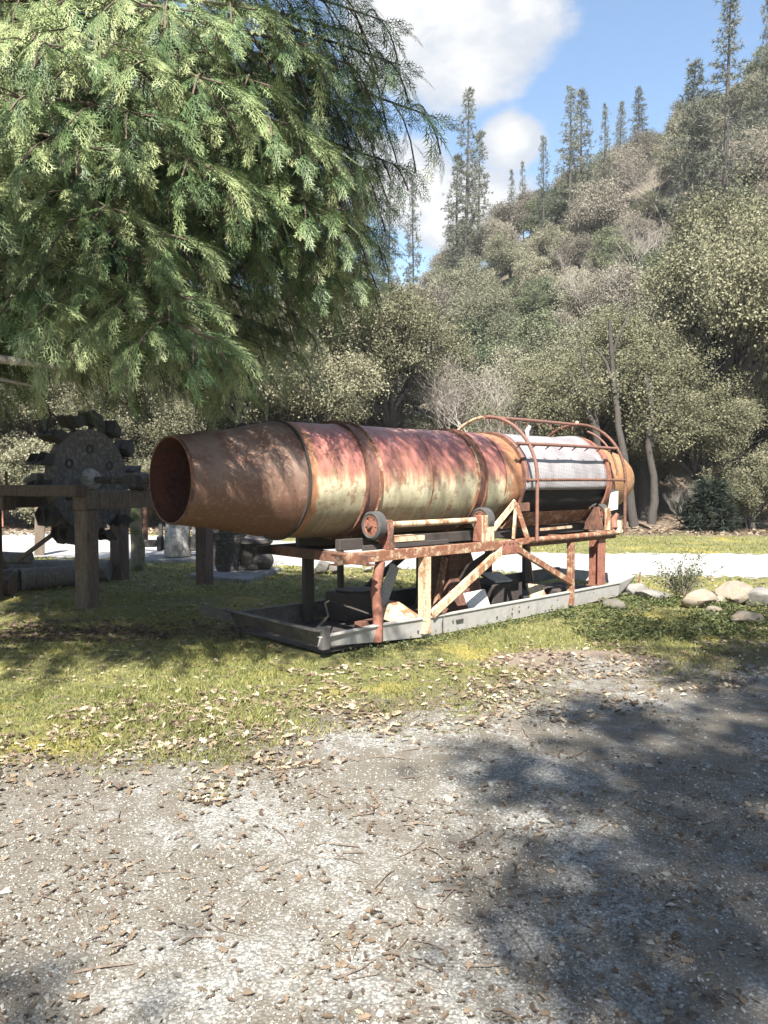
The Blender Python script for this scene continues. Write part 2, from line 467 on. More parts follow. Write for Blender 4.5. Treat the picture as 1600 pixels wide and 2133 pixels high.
def mat_ground():
    m, t, b, out, tc = new_mat('turf, moss and forest floor')
    sp = node(t, 'ShaderNodeSeparateXYZ', {0: tc})
    x, y, z = sp.outputs
    n1 = noise(t, tc, .8, 6, .6); n2 = noise(t, tc, 6, 6, .65); n3 = noise(t, tc, 45, 5, .7)
    g = mix(t, step(t, n2, .38, .62), (.075, .085, .022), (.17, .16, .05))
    g = mix(t, step(t, n1, .50, .66), g, (.27, .22, .04))
    g = mix(t, mth(t, 'MULTIPLY', step(t, n3, .48, .66), .6), g, (.19, .145, .085))
    soil = mix(t, step(t, n3, .4, .62), (.075, .055, .04), (.19, .14, .10))
    # turf wears to litter and soil beside the gravel, and beyond the far verge
    edge = mth(t, 'SUBTRACT', y, mth(t, 'MULTIPLY', x, .5))
    fs = step(t, mth(t, 'ADD', edge, mth(t, 'MULTIPLY', mth(t, 'SUBTRACT', n1, .5), 2.2)), 6.1, 5.2)
    far = step(t, mth(t, 'ADD', mth(t, 'ADD', y, mth(t, 'MULTIPLY', x, .08)), mth(t, 'MULTIPLY', mth(t, 'SUBTRACT', n1, .5), 3.0)), 22.3, 23.2)
    bx = mth(t, 'MULTIPLY', mth(t, 'SUBTRACT', x, 1.75), .95); by = mth(t, 'MULTIPLY', mth(t, 'SUBTRACT', y, 6.75), 1.5)
    br2 = mth(t, 'SQRT', mth(t, 'ADD', mth(t, 'MULTIPLY', bx, bx), mth(t, 'MULTIPLY', by, by)))
    bare = step(t, mth(t, 'ADD', br2, mth(t, 'MULTIPLY', mth(t, 'SUBTRACT', n2, .5), 1.0)), 1.0, .6)
    soil = mix(t, bare, soil, mix(t, n3, (.12, .09, .072), (.27, .21, .17)))
    c = mix(t, mth(t, 'MAXIMUM', mth(t, 'MAXIMUM', fs, far), bare), g, soil)
    up = step(t, z, .6, 3.0)
    c = mix(t, up, c, mix(t, n2, (.085, .075, .048), (.15, .13, .09)))
    setin(t, b, 'Base Color', c); setin(t, b, 'Roughness', .95)
    bump(t, b, mth(t, 'ADD', n3, n2), .8, .03)
    return m
M['ground'] = mat_ground()

def mat_gravel(name, a, bcol, ccol, brown, road=False):
    m, t, b, out, tc = new_mat(name)
    vo = node(t, 'ShaderNodeTexVoronoi', {'Vector': tc, 'Scale': 75.0, 'Randomness': 1.0})
    vb = node(t, 'ShaderNodeTexVoronoi', {'Vector': tc, 'Scale': 140.0})
    n1 = noise(t, tc, .9, 6, .62); n2 = noise(t, tc, 7, 6, .65); n3 = noise(t, tc, 60, 4, .7)
    sp = node(t, 'ShaderNodeSeparateColor', {0: vo.outputs['Color']})
    c = ramp(t, sp.outputs[0], [(0.0, a), (.5, bcol), (1.0, ccol)])
    d = step(t, vo.outputs['Distance'], .35, .75)
    c = mix(t, mth(t, 'MULTIPLY', d, .65), c, tuple(v * .35 for v in a))
    f = step(t, mth(t, 'ADD', mth(t, 'MULTIPLY', n1, .6), mth(t, 'MULTIPLY', n2, .4)), .40, .54)
    br = mix(t, n3, brown, tuple(v * .42 for v in brown))
    damp = step(t, noise(t, tc, 1.9, 6, .65, .6), .50, .66)
    c = mix(t, mth(t, 'MULTIPLY', damp, 0.0 if road else .5), c, tuple(v * .5 for v in brown))
    c = mix(t, mth(t, 'MULTIPLY', f, .15 if road else .85), c, br)
    setin(t, b, 'Base Color', c); setin(t, b, 'Roughness', .95)
    bump(t, b, mth(t, 'SUBTRACT', mth(t, 'MULTIPLY', n3, .6), vo.outputs['Distance']), .55, .009)
    return m
M['lot'] = mat_gravel('lot gravel', (.155, .153, .14), (.255, .25, .23), (.355, .348, .325), (.135, .113, .083))
M['road'] = mat_gravel('pale road gravel', (.31, .30, .28), (.39, .38, .36), (.46, .45, .43), (.30, .265, .22), True)
# ================================================================== SETTING: ground, lot, road, hill
def hill(x, y):
    x = np.asarray(x, float); y = np.asarray(y, float)
    s = .38 + np.clip((x - 5) / 30 * .47, -.06, .8)
    toe = 25.5
    yr = 82 - .3 * np.clip(x, 0, 80)
    d = np.clip(np.minimum(y, yr) - toe, 0, None)
    h = s * d * d / (d + 3.0)
    h = h + (fnoise(x * .09, y * .09, 5) - .5) * 3.2 * np.clip(d / 12, 0, 1)
    h = h - .25 * np.clip(y - yr, 0, None)
    return np.maximum(h, 0.0)

def hz(x, y):
    return float(hill(np.array([x]), np.array([y]))[0])

def make_ground():
    xs = np.unique(np.concatenate([np.linspace(-400, -70, 12), np.arange(-70, 90, 2.0), np.linspace(90, 400, 12)]))
    ys = np.unique(np.concatenate([np.linspace(-300, -12, 10), np.arange(-12, 24, 3.0), np.arange(24, 110, 1.5), np.linspace(110, 500, 14)]))
    X, Y = np.meshgrid(xs, ys)
    Z = hill(X, Y)
    V = np.stack([X, Y, Z], -1).reshape(-1, 3)
    nx = len(xs)
    i = np.arange(len(V)).reshape(X.shape)[:-1, :-1].ravel()
    F = np.stack([i, i + 1, i + nx + 1, i + nx], 1)
    o = link('ground', np_mesh('ground', V, F, M['ground'], smooth=True))
    tag(o, 'short mossy turf rising into the wooded hillside', 'ground', kind='structure')
make_ground()

def cells(name, mat, x0, x1, y0, y1, s, keep, z=.004):
    xs = np.arange(x0, x1 + s / 2, s); ys = np.arange(y0, y1 + s / 2, s)
    X, Y = np.meshgrid(xs, ys)
    V = np.stack([X, Y, np.full_like(X, z)], -1).reshape(-1, 3)
    nx = len(xs)
    i = np.arange(len(V)).reshape(X.shape)[:-1, :-1]
    k = keep(X[:-1, :-1] + s / 2, Y[:-1, :-1] + s / 2)
    i = i[k]
    return V, np.stack([i, i + 1, i + nx + 1, i + nx], 1)

def lot_edge(x, y):
    """> 0 on the gravel"""
    return 5.3 + .5 * x - y + (fnoise(x * 1.1, y * 1.1, 11) - .5) * 1.7 + (fnoise(x * 6, y * 6, 15) - .5) * 1.1

def road_in(x, y):
    """> 0 on the road"""
    w = (fnoise(x * .7, y * .7, 21) - .5) * .9 + (fnoise(x * 4, y * 4, 23) - .5) * .5
    near = 14.0 - .31 * x + .012 * np.clip(x, 0, 30) ** 2
    far = 18.9 - .52 * np.minimum(x, 4) - .06 * np.maximum(x - 4, 0)
    return np.minimum(y - near + w, far - y + w)

def make_sheets():
    jit = np.random.default_rng(3)
    Vs = []; Fs = []; n = 0
    blocks = [(-3.3, 4.5, 1.5, 8.1, .03), (-12, -3.3, 1.5, 8.1, .15), (4.5, 15, 1.5, 14.1, .15), (-14, 15, -22.5, 1.5, .75)]
    for x0, x1, y0, y1, s in blocks:
        V, F = cells('', None, x0, x1, y0, y1, s, lambda X, Y: lot_edge(X, Y) + (jit.random(X.shape) - .5) * .7 > 0)
        Vs.append(V); Fs.append(F + n); n += len(V)
    V = np.concatenate(Vs); F = np.concatenate(Fs)
    used, inv = np.unique(F, return_inverse=True)
    o = link('gravel_lot', np_mesh('gravel_lot', V[used], inv.reshape(-1, 4), M['lot']))
    tag(o, 'grey gravel lot in the foreground', 'gravel lot', kind='structure')
    V, F = cells('', None, -26, 30, 9, 33, .1, lambda X, Y: road_in(X, Y) + (jit.random(X.shape) - .5) * .35 > 0)
    used, inv = np.unique(F, return_inverse=True)
    o = link('gravel_road', np_mesh('gravel_road', V[used], inv.reshape(-1, 4), M['road']))
    tag(o, 'pale sunlit gravel road behind the machinery', 'gravel road', kind='structure')
make_sheets()

# ================================================================== VEGETATION
def bez(p0, p1, p2, n):
    t = np.linspace(0, 1, n)[:, None]
    return (1 - t) ** 2 * p0 + 2 * t * (1 - t) * p1 + t * t * p2

def oak_meshes(seed, H, rx, rz, zc, nclump, per, leaf, mat, lean=0.0, lobes=11, gap=.9):
    g = np.random.default_rng(seed); r = random.Random(seed)
    # lobes of the crown, each one fed by a limb
    L = []
    for i in range(lobes):
        an = 2.4 * i + g.uniform(-.4, .4); el = g.uniform(-.75, 1.0)
        q = g.uniform(.35, .72)
        c = math.sqrt(max(0, 1 - el * el * .8))
        L.append((np.array([math.cos(an) * c * rx * q + lean, math.sin(an) * c * rx * q, zc + el * rz * q * 1.1]), g.uniform(.30, .48)))
    tb = MB()
    fork = np.array([lean * .4 + g.uniform(-.2, .2), g.uniform(-.2, .2), zc - rz * .75])
    tr = .028 * H
    tb.tube([(0, 0, -.4), (0, 0, .05), (g.uniform(-.1, .1), g.uniform(-.1, .1), fork[2] * .5), tuple(fork)], [tr * 1.35, tr * 1.15, tr * .9, tr * .75], 8)
    for c, q in L:
        mid = fork * .5 + c * .5 + np.array([g.uniform(-.3, .3), g.uniform(-.3, .3), g.uniform(-.2, .35)]) * rx * .25
        pts = bez(fork, mid, c, 6)
        pts[1:-1] += g.normal(0, .025 * rx, (4, 3))
        tb.tube([tuple(p) for p in pts], [tr * .55, tr * .45, tr * .36, tr * .27, tr * .18, tr * .08], 5)
        for k in range(3):
            e = c + g.normal(0, 1, 3) * np.array([rx, rx, rz]) * q * .5
            s0 = pts[3 + k % 2]
            tb.tube([tuple(s0), tuple((s0 + e) / 2 + g.normal(0, .05 * rx, 3)), tuple(e)], [tr * .2, tr * .13, tr * .04], 4)
    # clumps of leaves on the lobes
    C = []; T = []
    for i in range(nclump):
        c, q = L[r.randrange(len(L))]
        d = g.normal(0, 1, 3); d /= np.linalg.norm(d)
        rr = g.uniform(.35, 1.0) ** .6
        C.append(c + d * np.array([rx, rx, rz]) * q * rr)
        T.append(np.clip(g.normal(.45, .17), 0, 1))
    C = np.array(C); T = np.array(T)
    n = nclump * per
    ci = np.repeat(np.arange(nclump), per)
    P = C[ci] + g.normal(0, 1, (n, 3)) * np.array([1, 1, .75]) * rx * .075 * gap
    d = g.normal(0, 1, (n, 3)) + np.array([0, 0, -.15])
    Mx = basis(d, roll=g.uniform(0, 6.28, n))
    V0 = np.array([[0, 0, 0], [.5, -.32, .06], [1.0, 0, -.06], [.5, .32, .06]])
    V, F = scatter(V0, np.array([[0, 1, 2, 3]]), P, Mx, (leaf * g.uniform(.6, 1.35, n))[:, None])
    tint = np.clip(T[ci] + g.normal(0, .11, n), 0, 1)
    crown = np_mesh('crown', V, F, mat, tint)
    tm = bpy.data.meshes.new('trunk'); tm.from_pydata(tb.v, [], tb.f); tm.materials.append(M['bark']); tm.shade_smooth()
    return crown, tm

def plant(name, meshes, x, y, s, rz, label, cat, group=None, sz=1.0, z=None):
    t = thing(name, (x, y, hz(x, y) if z is None else z), rz, label, cat, group)
    for nm, me in meshes:
        o = link(nm, me, t, sc=(s, s, s * sz))
    return t

NEAR = [oak_meshes(50 + i, 9.5, 3.6, 3.6, 5.6, 640, 125, .088, M['oak'], g, lobes=13) for i, g in enumerate((.5, -.4, .2))]
FAR = [oak_meshes(80 + i, 7.5, 3.3, 2.7, 4.0, 340, 105, .125, M[mt], 0, lobes=10, gap=gp_) for i, (mt, gp_) in enumerate((('hill_oak', 1.1), ('hill_green', 1.0), ('hill_brown', 1.45), ('hill_oak', 1.2), ('hill_brown', 1.25)))]
LOW = [oak_meshes(120 + i, 4.0, 2.2, 1.75, 2.0, 300, 90, .08, M['oak'], 0, lobes=10) for i in range(2)]

def px(k_px, Y):
    return (k_px - 800) / FPX * Y

near_trees = [
    # pixel column, distance, scale, vertical scale, mesh, turn, label
    (1500, 28.0, 1.15, 1.12, 0, .3, 'tall olive oak at the right edge, its crown highest of the near oaks'),
    (1590, 33.0, 1.25, 1.10, 1, 2.0, 'big shaded oak behind the tallest near oak at the right edge'),
    (1235, 27.5, .80, .98, 1, 1.2, 'oak with bare forked limbs showing behind the spray pipes'),
    (1345, 27.0, .86, .92, 2, 4.0, 'slim oak with two dark trunks right of the rusty dome end'),
    (1455, 26.0, .62, .88, 1, 5.1, 'low round oak behind the dark conifer shrub'),
    (815, 28.5, .95, 1.08, 0, 2.6, 'grey green oak above the red part of the drum'),
    (660, 27.0, .90, 1.0, 2, .9, 'shaded oak behind the right skirt of the cedar'),
    (500, 28.0, .95, 1.0, 1, 3.4, 'oak half hidden behind the middle of the cedar'),
    (300, 27.0, .75, .90, 0, 4.4, 'oak seen below the cedar above the bucket wheel'),
    (100, 28.0, .80, .88, 2, 5.6, 'pale oak behind the bare limb at the left edge'),
    (-60, 27.0, .85, .95, 1, 1.9, 'oak cut by the left edge of the picture'),
]
for pxx, Y, s, sz, k, rz, lab in near_trees:
    plant('oak_tree', (('crown', NEAR[k][0]), ('trunk', NEAR[k][1])), px(pxx, Y), Y, s, rz, lab, 'tree', 'oaks along the foot of the hill', sz)

low_bushes = [(860, 25.5, .62, 0, 'rounded bush behind the middle of the drum'), (560, 25.0, .60, 1, 'rounded bush behind the drum cone'),
              (420, 24.6, .55, 0, 'bush behind the drum mouth'), (60, 25.6, .95, 1, 'bush left of the bucket wheel'), (150, 26.0, 1.0, 0, 'largest bush behind the bucket wheel'), (310, 25.6, .8, 0, 'bush between the bucket wheel and the drum mouth'), (-20, 26.2, .95, 0, 'bush cut by the left edge beyond the road'),
              (230, 25.0, .8, 1, 'bush right behind the bucket wheel'), 
              (1560, 25.9, .85, 1, 'broad pale bush under the tallest near oak'), (1290, 30.0, .75, 0, 'bush behind the two dark trunks'),
              (940, 26.6, .8, 1, 'wide bush above the third hoop of the drum'), (720, 25.8, .8, 0, 'wide bush above the second hoop of the drum'),
              (1180, 29.0, .95, 0, 'tall bush between the bare brush and the forked oak'),
              (1570, 24.8, .7, 0, 'bush at the right edge below the tallest near oak'), (1130, 27, .55, 1, 'bush behind the screen of the drum')]
for pxx, Y, s, k, lab in low_bushes:
    plant('bush', (('crown', LOW[k][0]), ('trunk', LOW[k][1])), px(pxx, Y), Y, s, pxx * .01, lab, 'bush', 'bushes along the foot of the hill')

def limbs(label, paths, Y):
    o = [q for q in scene.objects if q.get('label') == label][0]
    for pts, r0, r1 in paths:
        w = []
        for i, (a, b) in enumerate(pts):
            yy = Y + .12 * math.sin(i * 2.1 + a)
            w.append(Vector((px(a, yy), yy, EYE + (1000 - b) / FPX * yy)) - o.location)
        w2 = []
        for i in range(len(w) - 1):
            for q in range(3):
                w2.append(w[i].lerp(w[i + 1], q / 3) + Vector((rnd.uniform(-.03, .03), 0, 0)))
        w2.append(w[-1])
        R_ = Matrix.Rotation(-o.rotation_euler.z, 3, 'Z')
        MB().tube([R_ @ v for v in w2], [r0 + (r1 - r0) * i / (len(w2) - 1) for i in range(len(w2))], 7).build('limb', M['bark'], o, 60)
limbs('slim oak with two dark trunks right of the rusty dome end', [
    ([(1322, 1096), (1304, 980), (1288, 890), (1276, 790), (1266, 670)], .16, .05), ([(1280, 820), (1262, 760), (1235, 725)], .06, .03),
    ([(1358, 1092), (1364, 1020), (1350, 930), (1356, 850), (1340, 780)], .15, .05), ([(1352, 940), (1385, 870), (1400, 810)], .07, .03), ([(1272, 740), (1290, 690), (1310, 650)], .05, .02)], 24.6)
limbs('oak with bare forked limbs showing behind the spray pipes', [
    ([(1262, 1090), (1250, 960), (1232, 880), (1205, 820), (1180, 775)], .15, .05), ([(1245, 920), (1238, 840), (1215, 770), (1205, 730)], .10, .03),
    ([(1212, 830), (1190, 820), (1160, 790)], .05, .02)], 25.1)

# ---- oaks of the hillside
def hill_trees():
    g = np.random.default_rng(12)
    pts = []
    tries = 0
    while tries < 40000 and len(pts) < 285:
        tries += 1
        y = 30 + 62 * g.random() ** .8
        x = g.uniform(-.52, .66) * y
        if (x / y) < -.1 and g.random() < .55: continue
        h = hz(x, y)
        sp = 2.5 + .018 * y
        if all((x - a) ** 2 + (y - b) ** 2 > sp * sp for a, b in pts):
            pts.append((x, y))
    look = ('grey olive', 'deep green', 'thin grey brown', 'grey olive', 'thin grey brown')
    for i, (x, y) in enumerate(pts):
        k = g.choice(5, p=(.28, .22, .16, .24, .10))
        s = g.uniform(.55, 1.0) * .92
        plant('hill_oak', (('crown', FAR[k][0]), ('trunk', FAR[k][1])), x, y, s, g.uniform(0, 6.28),
              'rounded %s oak %s' % (look[k], 'on the upper slope just below the ridge line' if y > 66 else 'half way up the wooded slope' if y > 45 else 'low on the slope behind the near oaks'), 'tree',
              '%s oaks of the %s slope' % (look[k], 'upper' if y > 66 else 'middle' if y > 45 else 'lower'), g.uniform(.8, 1.15))
hill_trees()

# ---- pines
def pine_mesh(seed, H, rad, dens, start=.22):
    g = np.random.default_rng(seed)
    tb = MB()
    tb.tube([(0, 0, -.5), (0, 0, H * .5), (g.uniform(-.1, .1), 0, H)], [H * .012, H * .008, .02], 6)
    P = []; D = []
    z = H * start
    while z < H * .99:
        f = (z / H - start) / (1 - start)
        ln = (rad * (1 - f) ** .75 * (.35 + .65 * min(1, f * 4 + .25))) * g.uniform(.6, 1.2) + .15
        for k in range(dens):
            if g.random() < .25: continue
            an = g.uniform(0, 6.28)
            l = ln * g.uniform(.55, 1.1)
            up = .25 * f - .12
            e = np.array([math.cos(an) * l, math.sin(an) * l, l * up])
            tb.tube([(0, 0, z), tuple(np.array([0, 0, z]) + e)], [.018, .006], 3, False)
            m = max(2, int(l / .28))
            for q in range(m):
                s = .3 + .7 * (q + 1) / m
                P.append(np.array([0, 0, z]) + e * s + g.normal(0, .10, 3)); D.append(e / l)
        z += H * .011 + .05
    P = np.array(P); D = np.array(D)
    rep = 12
    P = np.repeat(P, rep, 0); D = np.repeat(D, rep, 0)
    n = len(P)
    d = D * .5 + g.normal(0, .6, (n, 3)) + np.array([0, 0, .1])
    V0 = np.array([[0, -.5, 0], [0, .5, 0], [1, 0, 0]])
    S = np.stack([g.uniform(.22, .42, n), np.full(n, .045), np.ones(n)], 1)
    Mx = basis(d, roll=g.uniform(0, 6.28, n))
    V = np.einsum('nij,nkj->nki', Mx, V0[None] * S[:, None, :]) + P[:, None, :]
    F = np.arange(n * 3).reshape(n, 3)
    crown = np_mesh('crown', V.reshape(-1, 3), F, M['pine'], np.clip(g.normal(.45, .2, n), 0, 1))
    tm = bpy.data.meshes.new('trunk'); tm.from_pydata(tb.v, [], tb.f); tm.materials.append(M['bark'])
    return crown, tm
PINES = [pine_mesh(5, 17, 2.1, 5), pine_mesh(6, 14, 1.7, 5), pine_mesh(8, 12, 2.3, 6, .08), pine_mesh(9, 1.9, .95, 9, .03)]
PH = [17, 14, 12, 1.9]
pines = [  # pixel column, top pixel row, distance, mesh, label
    (968, 203, 66, 0, 'tallest grey pine standing alone against the white cloud'),
    (948, 330, 67, 1, 'shorter pine touching the left of the tall lone pine'),
    (992, 285, 69, 1, 'slim pine just right of the tall lone pine'),
    (862, 372, 82, 1, 'thin pine between the cedar and the tall lone pine'),
    (806, 368, 84, 0, 'pine beside the cedar edge, against the cloud'),
    (748, 380, 84, 1, 'pine half hidden by the cedar edge'),
    (1180, 197, 64, 0, 'left one of the two close pines on the ridge'),
    (1203, 196, 66, 1, 'right one of the two close pines on the ridge'),
    (1128, 295, 62, 0, 'dark pine low on the ridge left of the two close pines'),
    (1250, 232, 60, 0, 'dark pine right of the two close pines'),
    (1497, -8, 52, 0, 'largest pine at the upper right, reaching the picture top'),
    (1425, 142, 56, 2, 'pine below and left of the largest upper right pine'),
    (1322, 198, 74, 2, 'small ridge pine above the grey brush'),
    (1282, 226, 76, 2, 'small ridge pine beside the grey brush'),
    (1595, -40, 60, 2, 'pine cut by the upper right corner'),
    (1087, 345, 78, 1, 'tiny pine on the low end of the ridge'),
    (1064, 362, 79, 1, 'tiniest pine at the low end of the ridge'),
]
def place_pine(pxx, ytop, Y, k, lab):
    x = px(pxx, Y); h0 = hz(x, Y)
    top = EYE + (1000 - ytop) / FPX * Y
    H = max(4.0, top - h0)
    t = plant('pine_tree', (('crown', PINES[k][0]), ('trunk', PINES[k][1])), x, Y, H / PH[k], pxx * .37, lab, 'tree', 'pines on the ridge', z=h0)
    wx, wy = rnd.uniform(.65, 1.05), rnd.uniform(.65, 1.05)
    for c in t.children: c.scale = (c.scale.x * wx, c.scale.y * wy, c.scale.z)
    t.rotation_euler.x = rnd.uniform(-.025, .025); t.rotation_euler.y = rnd.uniform(-.025, .025)
for p in pines: place_pine(*p)
place_pine(1482, 1008, 24.0, 3, 'low dark conifer shrub at the forest edge right of the dome end')
dk = [o for o in scene.objects if o.get('label', '').startswith('low dark conifer')][0]
dk.name = 'conifer_shrub'; dk['group'] = 'shrubs at the forest edge'; dk['category'] = 'shrub'
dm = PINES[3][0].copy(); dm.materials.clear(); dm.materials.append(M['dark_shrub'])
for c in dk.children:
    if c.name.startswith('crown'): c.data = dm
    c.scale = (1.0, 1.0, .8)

# ---- bare trees and brush
def bare_mesh(seed, H, spread, n0=5, depth=5, thick=.06):
    r = random.Random(seed)
    tb = MB()
    def grow(p, d, l, th, lev):
        pts = [p]; q = p; dd = d
        seg = 3 if lev < 3 else 2
        for i in range(seg):
            dd = (dd + Vector((r.uniform(-.25, .25), r.uniform(-.25, .25), r.uniform(-.1, .2)))).normalized()
            q = q + dd * l / seg
            pts.append(q)
        tb.tube(pts, [th * (1 - .5 * i / seg) for i in range(seg + 1)], 5 if lev == 0 else 3, False)
        if lev >= depth: return
        k = n0 if lev == 0 else r.choice((3, 4, 4))
        for i in range(k):
            base = pts[max(1, len(pts) - 1 - (i % 2))]
            v = Vector((r.uniform(-1, 1), r.uniform(-1, 1), r.uniform(-.2, .9))).normalized()
            grow(base, (dd * (1 - spread * .6) + v * spread).normalized(), l * r.uniform(.62, .86), th * .52, lev + 1)
    grow(Vector((0, 0, -.2)), Vector((r.uniform(-.1, .1), r.uniform(-.1, .1), 1)), H * .30, thick, 0)
    me = bpy.data.meshes.new('branches'); me.from_pydata(tb.v, [], tb.f); me.materials.append(M['bark_pale'])
    return me
BARE = [bare_mesh(3, 6.5, .62), bare_mesh(4, 5.5, .75, 6)]
bares = [(1010, 29.5, 1.05, 0, 'bare pinkish grey tree above the drum hoops'), (1075, 28.5, .8, 1, 'bare twiggy tree behind the spray pipes'),
         (955, 27.0, .52, 1, 'low bare brush just above the drum'), (1040, 26.3, .48, 1, 'bare brush behind the rusted top pipe'),
         (1130, 26.2, .45, 0, 'bare brush left of the forked oak limbs'), (900, 31, .9, 0, 'bare tree left of the pinkish grey tree'),
         (1560, 25.0, .4, 1, 'bare brush at the right edge behind the grass verge'), (1415, 24.8, .3, 0, 'small bare brush left of the dark conifer shrub'),
         (1260, 47, 1.1, 0, 'bare grey tree high on the slope'), (1330, 52, 1.2, 1, 'bare grey tree near the ridge'), (1210, 40, .9, 1, 'bare grey tree half way up the slope'),
         (1380, 60, 1.2, 0, 'bare grey tree under the largest pine'), (985, 25.4, .36, 1, 'bare pink brush behind the red drum paint'), (1070, 25.2, .36, 0, 'bare pink brush behind the punched screen')]
for pxx, Y, s, k, lab in bares:
    plant('bare_tree', (('branches', BARE[k]),), px(pxx, Y), Y, s, pxx * .1, lab, 'tree', 'bare trees and brush')

# ---- two trees standing behind the camera; their shade lies on the lot
SH = oak_meshes(201, 18, 3.1, 2.8, 14.5, 230, 44, .16, M['oak'], 0, lobes=9)
for x, y, s, rz, lab in ((3.7, -7.9, 1.0, .4, 'tall oak behind the camera shading the right edge of the turf'), (2.3, -10.9, 1.0, 2.2, 'tall oak behind the camera shading the near lot'),
                         (4.4, -10.0, 1.1, 5.0, 'tall oak behind the camera shading the right of the lot'),
                         (-3.1, -12.0, .95, 4.0, 'tall oak behind the camera shading the near left of the lot')):
    plant('oak_tree', (('crown', SH[0]), ('trunk', SH[1])), x, y, s, rz, lab, 'tree', 'oaks behind the camera')
# ---- the big cedar
def spray_template(seed):
    g = random.Random(seed)
    V = []; F = []; X = []
    bend = g.uniform(-.12, .12)
    def P(x, y): return (x, y + bend * x * x, -.26 * x * x - .4 * y * y)
    def tri(a, b, c):
        n = len(V); V.extend([P(*a), P(*b), P(*c)]); F.append((n, n + 1, n + 2)); X.append(max(a[0], b[0], c[0]))
    for i in range(3):
        a, b = i / 3, (i + 1) / 3
        tri((a, -.007), (b, 0), (a, .007))
    N = 8
    for i in range(N):
        for side in (-1, 1):
            if g.random() < .12: continue
            s = (i + (.35 if side > 0 else .8) + g.uniform(-.15, .15)) / N
            l = (.46 * (1 - s) ** .65 + .09) * g.uniform(.6, 1.2)
            an = R(g.uniform(28, 46)) * side
            cv = -side * R(g.uniform(5, 22))
            def Q(t, w):
                a2 = an + cv * t
                ca, sa = math.cos(a2), math.sin(a2)
                return (s + (t * ca - w * sa) * l, (t * sa + w * ca) * l)
            tri(Q(0, -.022), Q(.55, .0), Q(0, .022))
            tri(Q(.40, -.03), Q(1.0, 0), Q(.45, .03))
            for q in range(6):
                t = .14 + .13 * q + g.uniform(-.03, .03)
                sd = 1 if q % 2 else -1
                e = (.50 - .32 * t) * g.uniform(.7, 1.3)
                f = g.uniform(.55, .95)
                tri(Q(t - .028, 0), Q(t + .045, 0), Q(t + e * f, sd * e * .62))
    return np.array(V), np.array(F), np.array(X)
SPR = [spray_template(i) for i in range(6)]

def cedar_branch(seed, L):
    g = np.random.default_rng(seed)
    tb = MB()
    def axis(s):
        return np.array([L * s, .05 * L * math.sin(s * 5 + seed), .10 * L * math.sin(math.pi * s)])
    tb.tube([tuple(axis(s)) for s in np.linspace(0, 1, 10)], list(np.linspace(.012 * L, .004, 10)), 6)
    P = []; D = []; S = []; TW = []
    s = .16; side = 1
    while s < 1.0:
        p0 = axis(s)
        ln = min(.23 * L * (1 - s) ** .7 + .20, .95)
        ln *= g.uniform(.7, 1.15)
        an = R(g.uniform(38, 68)) * side
        d = np.array([math.cos(an), math.sin(an), g.uniform(-.05, .2)])
        dr = g.uniform(.35, .95)
        if math.sin(s * L * 4.2 + seed) < -.35 and s < .85:
            s += .11 / L; side = -side; continue
        m = max(3, int(ln / .060))
        pts = []
        for q in range(m + 1):
            t = q / m
            pts.append(p0 + d * ln * t + np.array([0, 0, -dr * ln * t * t]))
        tb.tube([tuple(p) for p in pts[::max(1, m // 3)]] + ([tuple(pts[-1])] if m % max(1, m // 3) else []), .006, 4, False)
        tw = g.choice([g.uniform(.02, .3), g.uniform(.25, .6), g.uniform(.5, .8)])
        for q in range(max(1, int(m * .35)), m + 1):
            dd = pts[q] - pts[q - 1]; dd /= np.linalg.norm(dd)
            sd = 1 if q % 2 else -1
            a2 = R(g.uniform(25, 50)) * sd
            if q == m: a2 = 0
            e = np.array([dd[0] * math.cos(a2) - dd[1] * math.sin(a2), dd[0] * math.sin(a2) + dd[1] * math.cos(a2), dd[2] * .6 - g.uniform(-.15, .55)])
            P.append(pts[q]); D.append(e); S.append(g.uniform(.16, .36) * (1.1 if q == m else 1)); TW.append(tw)
        side = -side
        s += (.115 + g.uniform(-.02, .03)) / L * 1.0
    for k in range(5):
        P.append(axis(.93 + .018 * k)); D.append(np.array([1, g.uniform(-.5, .5), -.25])); S.append(g.uniform(.2, .32)); TW.append(.5)
    P = np.array(P); D = np.array(D); S = np.array(S); n = len(P)
    Mx = basis(D, roll=g.normal(0, .55, n))
    base = np.clip(np.array(TW) + g.normal(0, .07, n), 0, 1)
    Vs = []; Fs = []; Ts = []; off = 0
    for k, (v0, f0, x0) in enumerate(SPR):
        i = np.arange(k, n, len(SPR))
        v, f = scatter(v0, f0, P[i], Mx[i], S[i][:, None])
        Vs.append(v); Fs.append(f + off); off += len(v)
        Ts.append((base[i][:, None] + (x0[None] - .55) * .42).ravel())  # sprays paler toward their tips: sunlit look put into the tint
    V = np.concatenate(Vs); F = np.concatenate(Fs); tint = np.concatenate(Ts)
    tint = tint + g.normal(0, .06, len(tint))
    # wood
    WV = np.array(tb.v); WF = []
    for f in tb.f:
        for k in range(1, len(f) - 1): WF.append((f[0], f[k], f[k + 1]))
    WF = np.array(WF)
    Va = np.concatenate([V, WV]); Fa = np.concatenate([F, WF + len(V)])
    mi = np.concatenate([np.zeros(len(F)), np.ones(len(WF))])
    ti = np.concatenate([np.clip(tint, 0, 1), np.zeros(len(WF))])
    return np_mesh('branch', Va, Fa, [M['cedar'], M['bark_red']], ti, mi)
BR = [(L, cedar_branch(300 + i, L)) for i, L in enumerate((1.6, 2.4, 3.2, 4.2, 5.4, 3.7))]
print('cedar tris', [len(b[1].polygons) for b in BR])

